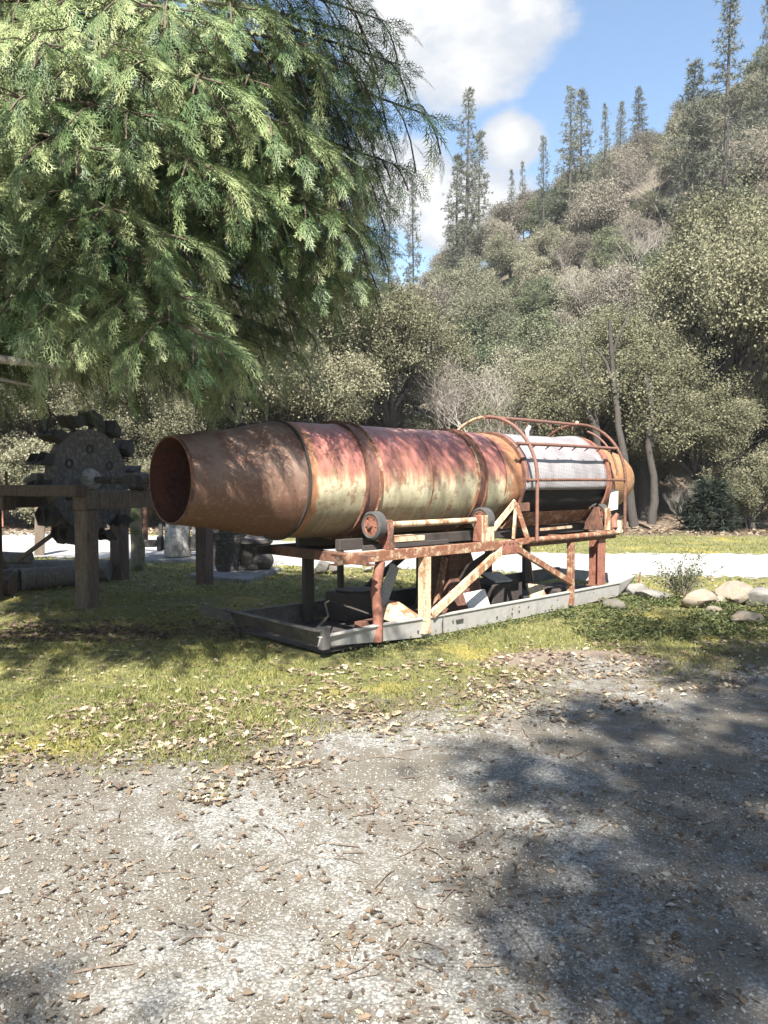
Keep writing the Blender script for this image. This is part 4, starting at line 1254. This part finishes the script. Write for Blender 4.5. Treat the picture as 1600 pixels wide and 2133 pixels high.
MB().box(.9, 1.3, -.13, .10, 1.462, 1.50).build('bearing_plate', M['iron'], stand, bevel=.005)

wc = A + E * .88 + Pp * .83
wheel = thing('bucket_wheel', (wc.x, wc.y, 1.232), SAZ, 'dark iron water wheel with cup buckets round its rim on the timber stand', 'water wheel')
WZ = 1.60 - 1.232
# the wheel turns about local y
def ring_y(prof, n=56):
    b = MB().lathe(prof, n, axis='x', c=(0, 0))
    b.v = [(y, u, z + WZ) for u, y, z in b.v]
    return b
ring_y([(-.045, 0), (-.045, .60), (-.06, .62), (-.06, .70), (.06, .70), (.06, .62), (.045, .60), (.045, 0)]).build('disc', M['disc'], wheel, 40)
ring_y([(-.16, 0), (-.16, .10), (-.12, .14), (-.045, .17)], 32).build('hub', M['hub_grey'], wheel, 40)
for k in range(6):
    a = .5 + k * math.pi / 3
    ring = MB().lathe([(-.047, .03), (-.06, .05), (-.06, .065), (-.047, .07)], 16, axis='x', c=(0, 0))
    ring.v = [(y + .43 * math.cos(a), u, z + WZ + .43 * math.sin(a)) for u, y, z in ring.v]
    ring.build('boss', M['bucket'], wheel, 40)
MB().tube([(0, -1.35, WZ), (0, 1.15, WZ)], .05, 14).build('shaft', M['iron'], wheel, 50)
for y in (-.86, .84):
    MB().box(-.16, .16, y - .10, y + .10, WZ - .12, WZ + .10).build('bearing', M['iron'], wheel, bevel=.03)
MB().lathe([(-1.30, .05), (-1.30, .11), (-1.24, .11), (-1.24, .05)], 20, axis='x', c=(0, 0)).add([], []) 
bk = MB().lathe([(0, .05), (0, .12), (.06, .12), (.06, .05)], 20, axis='x', c=(0, 0)); bk.v = [(y, u - 1.22, z + WZ) for u, y, z in bk.v]
bk.build('coupling', M['iron'], wheel, 40)

def bucket_mb():
    """double cup, its mouth along +x; local z outward from the rim"""
    b = MB()
    for s in (-1, 1):
        y0, y1 = (.008, .15) if s > 0 else (-.15, -.008)
        o = [(-.03, y0, .0), (-.03, y1, .02), (.10, y1, .03), (.10, y0, .03)]
        # outer shell of a cup: floor, back, sides, lip
        b.hexa([(-.05, y0, .02), (.03, y0, 0), (.03, y1, .02), (-.05, y1, .04), (-.11, y0, .19), (-.085, y0, .21), (-.085, y1, .20), (-.11, y1, .18)])
        b.hexa([(-.05, y0, 0), (.10, y0, .01), (.10, y1, .035), (-.05, y1, .035), (-.06, y0, .022), (.10, y0, .03), (.10, y1, .055), (-.06, y1, .055)])
        yo = y1 if s > 0 else y0
        b.hexa([(-.05, yo - .012, .02), (.10, yo - .012, .03), (.10, yo + .012, .03), (-.05, yo + .012, .02), (-.11, yo - .012, .19), (.06, yo - .012, .15), (.06, yo + .012, .15), (-.11, yo + .012, .19)])
    b.hexa([(-.05, -.012, .0), (.12, -.012, .0), (.12, .012, .0), (-.05, .012, .0), (-.10, -.012, .19), (.09, -.012, .13), (.09, .012, .13), (-.10, .012, .19)])
    b.box(-.03, .03, -.03, .03, -.08, .01)
    return b
first = None
for k in range(14):
    a = 2 * math.pi * k / 14 + .12
    if first is None:
        first = bucket_mb().build('bucket', M['bucket'], wheel, bevel=.008)
        o = first
    else:
        o = first.copy(); col.objects.link(o); o.parent = wheel
    o.location = (.745 * math.cos(a), 0, WZ + .745 * math.sin(a))
    o.rotation_euler = (0, -a + math.pi / 2, 0)
    o.scale = (1.02, .92 + .1 * rnd.random(), .98 + .08 * rnd.random())

def gp(pxx, pyy, z=0.0):
    d = (EYE - z) * FPX / (pyy - 1000)
    return Vector(((pxx - 800) / FPX * d, d, z))

# --- logs
def log(p0, p1, r, label, mat='log', n=14, group='logs lying by the timber stand'):
    p0 = Vector(p0); p1 = Vector(p1)
    c = (p0 + p1) / 2
    b = MB()
    m = 7
    pts = [p0.lerp(p1, i / (m - 1)) - c + Vector((0, 0, rnd.uniform(-.008, .008))) for i in range(m)]
    b.tube(pts, [r * rnd.uniform(.93, 1.04) for _ in range(m)], n)
    o = b.build('log', M[mat], None, 50, loc=tuple(c))
    return tag(o, label, 'log', group)
log((-7.2, 12.0, .19), (-4.35, 12.2, .17), .18, 'longest grey log, lying behind the short log with its dark cut end forward')
log((-5.22, 11.1, .165), (-4.62, 11.75, .16), .165, 'short thick log showing its dark round cut end at the left')
log((-6.6, 10.75, .14), (-5.12, 10.62, .13), .135, 'dark log stub cut by the left edge of the picture', 'timber_dark')
log((-6.9, 11.6, .46), (-5.35, 11.7, .42), .10, 'thin dark log lying on top at the left edge')
tag(MB().bar((-.68, .2, -.42), (.55, -.2, .38), .05, .05).build('leaning_pole', M['timber'], None, loc=(-4.62, 10.95, .86)), 'thin pole leaning from the logs up to the bucket wheel', 'pole')
o = tag(MB().tube([(0, 0, -.05), (.02, 0, .4), (-.02, .01, .8), (0, 0, 1.18)], [.125, .12, .10, .085], 10).build('log_post', M['mossy'], None, 50, loc=tuple(gp(284, 1190))), 'mossy round log post with green foot right of the timber stand', 'post')
o = tag(MB().box(-.10, .10, -.10, .10, -.05, 1.12).build('timber_post', M['timber'], None, bevel=.012, loc=tuple(gp(80, 1157)), rot=(0, .03, .4)), 'sunlit square timber post beyond the logs at the edge of the road', 'post')
# a left machine leg at the picture edge
lf = thing('machine_leg', (-5.55, 11.2, 0), 0, 'dark iron machine leg with a round foot at the left edge above the logs', 'machine part')
MB().bar((.05, 0, .3), (-.25, 0, 1.0), .09, .05).build('leg', M['iron'], lf, bevel=.01)
MB().lathe([(.92, .0), (.92, .14), (1.0, .18), (1.03, 0)], 18, axis='z', c=(-.2, 0)).build('cap', M['iron'], lf, 40)
MB().box(-.15, .3, -.12, .12, .0, .31).build('foot', M['iron'], lf, bevel=.02)
# rusty flume beyond the road, left edge
fl = thing('steel_flume', (-14.0, 24.6, hz(-14, 24.6)), 0, 'long low rusty red steel flume beyond the road at the left edge', 'flume')
for i, x in enumerate((-2.6, -1.1, .4)):
    MB().box(x, x + 1.48, -.02, .02, .12, .72).build('side_panel', M['panel_red'], fl)
    MB().box(x - .05, x + .01, -.07, .05, .0, .80).build('stake', M['rust'], fl)
    MB().box(x, x + 1.48, .02, .6, .10, .12).build('floor_panel', M['panel_red'], fl)

# --- ore crusher on a slab behind the drum mouth
p = gp(352, 1168)
sl = tag(MB().box(-.62, .60, -.45, .55, -.02, .07).build('concrete_slab', M['slab'], None, bevel=.012, loc=tuple(p), rot=(0, 0, .03)), 'thin slab under the grey pillar, at the near edge of the road', 'slab', 'concrete slabs')
cr = thing('ore_crusher', (p.x + .13, p.y + .12, .07), .05, 'grey concrete pillar with an iron shaft, two bearings and a lever, below the drum mouth', 'crusher')
MB().lathe([(0, .24), (.02, .27), (.4, .255), (.8, .22), (1.05, .20), (1.08, 0)], 20, axis='z', c=(0, 0)).build('pillar', M['concrete'], cr, 40)
MB().lathe([(.0, .0), (.02, .15), (.2, .20), (.42, .17), (.58, .10), (.62, 0)], 18, axis='z', c=(-.03, -.17)).build('bulge', M['concrete'], cr, 50)
MB().tube([(-.62, -.05, .30), (.62, -.05, .30)], .03, 10).build('shaft', M['iron'], cr, 50)
for s in (-1, 1):
    MB().box(s * .33 - .05, s * .33 + .05, -.16, .08, .12, .42).build('bearing', M['iron'], cr, bevel=.02)
    MB().box(s * .33 - .035, s * .33 + .035, -.06, .04, .42, .66).build('bolt_lug', M['concrete'], cr, bevel=.01)
MB().box(-.66, -.58, -.10, .0, .24, 1.16).build('lever', M['rust'], cr, bevel=.01)
MB().box(-.66, -.40, -.12, .02, .20, .34).build('crank', M['iron'], cr, bevel=.015)

# --- cone pot machine on its slab
b = MB()
q = [gp(392, 1206), gp(515, 1217), gp(586, 1191), gp(452, 1184)]
c = sum(q, Vector()) / 4
b.hexa([tuple(v - c - Vector((0, 0, .02))) for v in q] + [tuple(v - c + Vector((0, 0, .07))) for v in q])
tag(b.build('concrete_slab', M['slab'], None, bevel=.012, loc=tuple(c)), 'wide grey slab on the grass under the dark cone pot', 'slab', 'concrete slabs')
p = gp(474, 1200)
pot = thing('cone_pot', (p.x, p.y + .15, .07), .1, 'dark cast iron cone pot with banded rim and a flat round flange at its side', 'cast iron pot')
MB().lathe([(0, .0), (0, .17), (.04, .18), (.45, .30), (.50, .33), (.56, .33), (.57, .30), (.64, .30), (.65, .32), (.72, .32), (.73, .28), (.80, .26), (.82, 0)], 32, axis='z', c=(-.05, 0)).build('pot', M['iron'], pot, 35)
MB().lathe([(.43, .0), (.43, .30), (.47, .34), (.53, .34), (.55, .28), (.60, .10), (.62, 0)], 32, axis='z', c=(.38, .10)).build('flange', M['iron'], pot, 35)
MB().lathe([(.10, .0), (.10, .13), (.14, .15), (.40, .21), (.43, .24), (.44, 0)], 28, axis='z', c=(.30, .10)).build('cup', M['iron'], pot, 35)
MB().box(.05, .3, .0, .2, .50, .60).build('arm', M['iron'], pot, bevel=.02)
MB().box(.12, .48, -.02, .25, .0, .10).build('foot', M['iron'], pot, bevel=.02)
tag(MB().tube([(0, 0, 0), (0, 0, .16)], [.07, .06], 10).build('red_cup', M['rust_red'], None, 50, loc=tuple(gp(440, 1172) )), 'small red cup shape left of the dark cone pot', 'cup')

# --- stones
def stone(name, c, size, seed, mat, label, group=None, cat='rock', rz=0, sub=3, flat=.35):
    bm = bmesh.new()
    bmesh.ops.create_icosphere(bm, subdivisions=sub, radius=1)
    g = np.random.default_rng(seed)
    pl = g.normal(0, 1, (9, 3)); pl /= np.linalg.norm(pl, axis=1, keepdims=True); dd = g.uniform(.52, .9, 9)
    for v in bm.verts:
        p = np.array(v.co)
        for n, d in zip(pl, dd):
            e = p @ n - d
            if e > 0: p = p - n * e * .97
        p = p * (1 + .05 * math.sin(5 * p[0] + seed) * math.cos(4 * p[1] + 2 * p[2]))
        v.co = Vector(p) * Vector((1, 1, 1)).x
        v.co.x *= size[0] / 2; v.co.y *= size[1] / 2; v.co.z *= size[2] / 2
        v.co.z += size[2] * .42
    me = bpy.data.meshes.new(name)
    bm.to_mesh(me); bm.free()
    me.materials.append(M[mat]); me.shade_smooth(); me.set_sharp_from_angle(angle=R(32))
    o = link(name, me, None, tuple(c), (0, 0, rz))
    return tag(o, label, cat, group)
G = 'boulders edging the road'
stone('boulder', gp(1455, 1266), (.50, .40, .27), 2, 'rock_tan', 'square tan boulder behind the little bush', G, rz=.2)
stone('boulder', gp(1534, 1262), (.52, .42, .34), 5, 'rock_tan', 'largest boulder, grey topped, overhanging the rounded tan one', G, rz=-.3)
stone('boulder', gp(1563, 1303), (.42, .34, .20), 8, 'rock_tan', 'rounded tan boulder nearest the camera at the right edge', G, rz=.5)
stone('boulder', gp(1362, 1252), (.60, .36, .18), 11, 'rock_grey', 'low grey boulder left of the little bush', G, rz=.1)
stone('boulder', gp(1500, 1262), (.24, .2, .16), 14, 'rock_tan', 'small tan boulder wedged between the two big ones', G)
stone('boulder', gp(1598, 1266), (.55, .5, .28), 17, 'rock_grey', 'pale grey boulder cut by the right edge', G)
stone('boulder', gp(1330, 1240), (.36, .3, .2), 18, 'rock_grey', 'grey boulder just off the right end of the skid', G)
stone('boulder', gp(1492, 1283), (.2, .18, .13), 19, 'rock_tan', 'smallest pale stone in the weeds below the wedge', G)
stone('rock', gp(545, 1196) + Vector((0, 0, .06)), (.40, .36, .42), 22, 'rock_dark', 'dark egg shaped rock standing on the wide slab', 'dark rocks on the grass', rz=.4)
stone('rock', gp(672, 1196), (.34, .3, .26), 25, 'rock_dark', 'dark rock on the grass left of the small back post', 'dark rocks on the grass')
stone('rock', gp(700, 1196), (.30, .26, .20), 27, 'rock_dark', 'darker low rock touching the small back post', 'dark rocks on the grass', rz=1)
stone('rock', gp(766, 1193), (.22, .2, .13), 29, 'rock_grey', 'small grey rock at the road edge behind the red post', 'dark rocks on the grass', rz=2)
stone('rock', gp(1282, 1272), (.3, .26, .16), 33, 'rock_dark', 'dark stone under the raised right end of the skid', 'dark rocks on the grass', rz=2)

# --- the little bush
def little_bush():
    g = np.random.default_rng(77)
    tb = MB(); P = []; D = []
    for i in range(46):
        an = g.uniform(0, 6.28); sp = g.uniform(.1, .46); h = g.uniform(.22, .62) * (1.15 - sp * .8)
        e = np.array([math.cos(an) * sp * 1.05 + .03, math.sin(an) * sp * .8, h])
        mid = e * np.array([.35, .35, .55])
        pts = bez(np.array([g.uniform(-.05, .05), g.uniform(-.05, .05), -.02]), mid, e, 6)
        tb.tube([tuple(p) for p in pts], [.007, .006, .005, .004, .003, .002], 4)
        for q in range(24):
            t = g.uniform(.4, 1.02); k = min(4, int(t * 5)); p = pts[k] + (pts[k + 1] - pts[k]) * (t * 5 - k)
            P.append(p + g.normal(0, .018, 3)); D.append(g.normal(0, 1, 3) + np.array([0, 0, .4]))
    P = np.array(P); n = len(P)
    V0 = np.array([[0, 0, 0], [.5, -.22, .04], [1, 0, -.05], [.5, .22, .04]])
    V, F = scatter(V0, np.array([[0, 1, 2, 3]]), P, basis(np.array(D), roll=g.uniform(0, 6, n)), g.uniform(.03, .055, n)[:, None])
    c = gp(1425, 1249)
    t = thing('bush', tuple(c), 0, 'little grey green bush with thin stems among the boulders', 'bush')
    link('leaves', np_mesh('leaves', V, F, M['bush'], np.clip(g.normal(.5, .22, n), 0, 1)), t)
    tb.build('stems', M['twig'], t)
little_bush()
# ================================================================== SMALL GROWTH AND LITTER (uncountable)
def wedge(n, y0, y1, g, side=1.08, pw=1.0):
    """points of the ground in view between two distances, denser close by"""
    y = y0 + (y1 - y0) * g.random(n) ** pw
    x = g.uniform(-.53, .53, n) * y * side
    return x, y

def stuff(name, me, label, cat):
    o = link(name, me)
    return tag(o, label, cat, kind='stuff')

def make_grass():
    g = np.random.default_rng(41)
    xs = []; ys = []
    for n, a, b, pw in ((150000, 3.6, 11.0, 1.0), (42000, 11, 23.5, 1.0)):
        x, y = wedge(n, a, b, g, 1.05, pw)
        xs.append(x); ys.append(y)
    x = np.concatenate(xs); y = np.concatenate(ys)
    k = lot_edge(x, y) + (g.random(len(x)) - .5) * .9 < .12
    k &= road_in(x, y) < -.05
    dens = fnoise(x * 1.3, y * 1.3, 31)
    k &= ~((((x - 1.75) * .95) ** 2 + ((y - 6.75) * 1.5) ** 2 < .5) & (g.random(len(x)) < .85))
    k &= (dens > .33) | (g.random(len(x)) < .35)
    u = (x - .425) * .731 + (y - 7.735) * .682; v = -(x - .425) * .682 + (y - 7.735) * .731
    k &= ~((u > -1.4) & (u < 4.45) & (v > -.0) & (v < 1.5))
    x = x[k]; y = y[k]; n = len(x)
    h = g.uniform(.007, .022, n) * (1 + .9 * (fnoise(x * .8, y * .8, 35) > .55)) * np.where(y > 11, 1.7, 1)
    tuft = (fnoise(x * 3.5, y * 3.5, 39) > .66) & (y < 11)
    h = np.where(tuft, h * g.uniform(1.2, 2.3, n), h)
    w = np.where(y > 11, .012, .0045) * g.uniform(.7, 1.5, n)
    an = g.uniform(0, 6.28, n)
    sx, sy = np.cos(an) * w, np.sin(an) * w
    l = g.normal(0, .55, (n, 2)) * h[:, None]
    V = np.stack([np.stack([x - sx, y - sy, np.zeros(n)], 1), np.stack([x + sx, y + sy, np.zeros(n)], 1), np.stack([x + l[:, 0], y + l[:, 1], h], 1)], 1).reshape(-1, 3)
    V[:, 2] += hill(V[:, 0], V[:, 1])
    tint = np.clip(.25 + .75 * fnoise(x * 1.1, y * 1.1, 37) + g.normal(0, .18, n) - .1, 0, 1)
    stuff('grass', np_mesh('grass', V, np.arange(n * 3).reshape(n, 3), M['grass'], tint), 'short patchy grass and moss round the trommel', 'grass')
make_grass()

LEAF = np.array([[-.5, 0, 0], [-.30, -.13, .02], [-.16, -.30, .05], [-.05, -.14, .01], [.10, -.36, .07], [.20, -.14, .01], [.36, -.22, .04], [.55, 0, .03],
                 [.36, .22, .04], [.20, .14, .01], [.08, .36, .07], [-.05, .14, .01], [-.18, .30, .05], [-.30, .13, .02], [0.05, 0, -.02]])
LEAFF = np.array([[14, i, (i + 1) % 14] for i in range(14)])
def make_litter():
    g = np.random.default_rng(43)
    X = []; Y = []; S = []; T = []
    # a belt of fallen leaves along the turf edge, thinner over the turf and the gravel
    def put(x, y, keep, s0, s1, t, ts):
        x = x[keep]; y = y[keep]
        X.append(x); Y.append(y); S.append(g.uniform(s0, s1, len(x))); T.append(np.clip(g.normal(t, ts, len(x)), 0, 1))
    x, y = wedge(30000, 2.2, 9, g)
    e = lot_edge(x, y)
    cl = fnoise(x * 2.2, y * 2.2, 51)
    put(x, y, (np.abs(e + .2) < .85) & (g.random(len(x)) < .75 * np.clip((cl - .33) * 4, .06, 1)), .022, .068, .52, .33)
    put(x, y, (e > .5) & (g.random(len(x)) < .20 * np.clip((cl - .46) * 5, .015, 1)), .018, .045, .30, .17)
    x, y = wedge(16000, 2.2, 6.5, g)
    e = lot_edge(x, y); cl = fnoise(x * 1.7, y * 1.7, 55)
    put(x, y, (e > .2) & (g.random(len(x)) < np.clip((cl - .52) * 5, 0, .5)), .010, .028, .16, .16)
    x, y = wedge(16000, 3.5, 10.5, g)
    e = lot_edge(x, y); cl = fnoise(x * 1.6, y * 1.6, 53)
    put(x, y, (e < -.5) & (g.random(len(x)) < .40 * np.clip((cl - .42) * 4.5, .02, 1)), .02, .055, .6, .28)
    # the brown drift under the cedar's skirt
    x = g.uniform(-4.8, -.4, 9000); y = g.uniform(6.7, 9.6, 9000)
    k = np.exp(-((y - 8.1 - .08 * (x + 2.4)) / .48) ** 2) * (.25 + 1.5 * (fnoise(x * 2.2, y * 2.2, 57) - .25)) > g.random(9000) * .75
    put(x, y, k, .04, .09, .18, .14)
    # far floor below the hill
    x = g.uniform(-14, 15, 11000); y = g.uniform(22.2, 27.5, 11000)
    put(x, y, g.random(11000) < np.clip((y - 21.7) / 1.6, 0, 1), .08, .17, .45, .22)
    x = g.uniform(-9, 8, 1800); y = g.uniform(9, 14, 1800)
    put(x, y, road_in(x, y) < 0, .05, .09, .6, .2)
    x = np.concatenate(X); y = np.concatenate(Y); s = np.concatenate(S); t = np.concatenate(T)
    u = (x - .425) * .731 + (y - 7.735) * .682; v = -(x - .425) * .682 + (y - 7.735) * .731
    k = ~((u > -1.3) & (u < 4.4) & (v > -.02) & (v < 1.45))
    x, y, s, t = x[k], y[k], s[k], t[k]; n = len(x)
    an = g.uniform(0, 6.28, n)
    d = np.stack([np.cos(an), np.sin(an), g.normal(0, .28, n)], 1)
    Mx = basis(d, roll=g.normal(0, .38, n))
    P = np.stack([x, y, hill(x, y) + .010 + s * .12], 1)
    sc = np.stack([np.ones(n), g.uniform(.7, 1.05, n), np.where(s < .03, .5, 1.0) * g.uniform(-1.5, 4.0, n)], 1)
    V = np.einsum('nij,nkj->nki', Mx, LEAF[None] * sc[:, None, :]) * s[:, None, None] + P[:, None, :]
    F = LEAFF[None] + (np.arange(n) * 15)[:, None, None]
    print('leaves', n)
    stuff('leaf_litter', np_mesh('leaf_litter', V.reshape(-1, 3), F.reshape(-1, 3), M['litter'], np.repeat(t, 14)), 'dry tan oak leaves fallen along the turf edge', 'leaf litter')
make_litter()

def make_pebbles():
    g = np.random.default_rng(47)
    x1, y1 = wedge(40000, 2.1, 4.2, g, 1.1); x2, y2 = wedge(26000, 4.2, 8, g, 1.1)
    x = np.concatenate([x1, x2]); y = np.concatenate([y1, y2])
    k = lot_edge(x, y) + (g.random(len(x)) - .5) * 1.2 > 0
    k &= (fnoise(x * 1.1, y * 1.1, 61) > .40) | (g.random(len(x)) < .35)
    x = x[k]; y = y[k]; n = len(x)
    s = .0034 * np.exp(g.normal(0, .45, n)) * np.where(y > 4.2, 1.35, 1.0)
    big = g.random(n) < .035
    s[big] *= g.uniform(1.5, 2.8, big.sum())
    V0 = np.array([[1, 0, 0], [.2, .9, .1], [-.9, .25, 0], [-.3, -.9, -.1], [.15, .1, .8], [0, 0, -.7]])
    F0 = np.array([[0, 1, 4], [1, 2, 4], [2, 3, 4], [3, 0, 4], [1, 0, 5], [2, 1, 5], [3, 2, 5], [0, 3, 5]])
    an = g.uniform(0, 6.28, n)
    Mx = basis(np.stack([np.cos(an), np.sin(an), g.normal(0, .3, n)], 1), roll=g.normal(0, .4, n))
    sc = s[:, None] * np.stack([g.uniform(.8, 1.4, n), g.uniform(.7, 1.1, n), g.uniform(.5, .9, n)], 1)
    V = np.einsum('nij,nkj->nki', Mx, V0[None] * sc[:, None, :]) + np.stack([x, y, .004 + s * .3], 1)[:, None, :]
    F = F0[None] + (np.arange(n) * 6)[:, None, None]
    print('pebbles', n)
    t = np.clip(g.normal(.5, .24, n), 0, 1); t[big] = np.clip(t[big], 0, .55)
    t = np.repeat(t, 8)
    stuff('pebbles', np_mesh('pebbles', V.reshape(-1, 3), F.reshape(-1, 3), M['pebble'], t), 'loose grey and white gravel stones over the lot', 'gravel')
make_pebbles()

def make_twigs():
    g = np.random.default_rng(49)
    tb = MB()
    for i in range(420):
        x, y = wedge(1, 2.3, 9.5, g); x = x[0]; y = y[0]
        u = (x - .425) * .731 + (y - 7.735) * .682; v = -(x - .425) * .682 + (y - 7.735) * .731
        if -1.5 < u < 4.5 and -.1 < v < 1.6: continue
        l = g.uniform(.04, .22); an = g.uniform(0, 6.28); r = g.uniform(.0015, .004)
        p = np.array([x, y, .012]); d = np.array([math.cos(an), math.sin(an), 0]) * l
        m = p + d * .5 + np.array([g.normal(0, .015), g.normal(0, .015), .006])
        tb.tube([tuple(p), tuple(m), tuple(p + d)], [r, r, r * .5], 4)
    o = tb.build('twigs', M['twig']); tag(o, 'thin dry twigs scattered over gravel and turf', 'twigs', kind='stuff')
make_twigs()

def make_weeds():
    g = np.random.default_rng(53)
    n = 1700
    x = g.uniform(2.0, 4.9, n); y = g.uniform(7.0, 10.3, n)
    k = (fnoise(x * 1.8, y * 1.8, 71) > .36) & (np.abs(y - (8.9 + .12 * (x - 3))) < 1.3) & (lot_edge(x, y) < -.2)
    u = (x - .425) * .731 + (y - 7.735) * .682; v = -(x - .425) * .682 + (y - 7.735) * .731
    k &= ~((u < 4.5) & (v > -.06) & (v < 1.6))
    x = x[k]; y = y[k]
    # a line of taller growth along the skid's foot
    uu = g.uniform(-1.2, 4.4, 260); vv = -.05 - g.random(260) ** 2 * .22
    x = np.concatenate([x, .425 + .731 * uu - .682 * vv]); y = np.concatenate([y, 7.735 + .682 * uu + .731 * vv])
    hh = np.concatenate([np.full(k.sum(), 1.0), np.full(260, .55)])
    P = []; D = []; S = []
    for xx, yy, h in zip(x, y, hh):
        for q in range(9):
            an = g.uniform(0, 6.28); t = g.uniform(.1, 1)
            P.append((xx + math.cos(an) * .05 * t, yy + math.sin(an) * .05 * t, t * g.uniform(.02, .12) * h))
            D.append((math.cos(an), math.sin(an), g.uniform(-.1, 1.1))); S.append(g.uniform(.025, .06) * (.5 + .5 * h))
    P = np.array(P); D = np.array(D); m = len(P)
    V0 = np.array([[0, 0, 0], [.5, -.24, .05], [1, 0, -.1], [.5, .24, .05]])
    V, F = scatter(V0, np.array([[0, 1, 2, 3]]), P, basis(D, roll=g.normal(0, .5, m)), np.array(S)[:, None])
    stuff('weeds', np_mesh('weeds', V, F, M['weed'], np.clip(g.normal(.45, .22, m), 0, 1)), 'low leafy weeds round the boulders and along the skid', 'weeds')
make_weeds()
def make_haze(density):
    o = MB().box(-420, 420, -310, 520, -1.0, 66).build('haze', M['ground'])
    m = bpy.data.materials.new('haze'); m.use_nodes = True
    t = m.node_tree; t.nodes.clear()
    out = t.nodes.new('ShaderNodeOutputMaterial')
    v = node(t, 'ShaderNodeVolumePrincipled', {'Color': (.86, .92, 1.0, 1), 'Density': density})
    t.links.new(v.outputs[0], out.inputs['Volume'])
    o.data.materials.clear(); o.data.materials.append(m)
    tag(o, 'thin pale air in the valley', 'haze', kind='stuff')
make_haze(.0004)
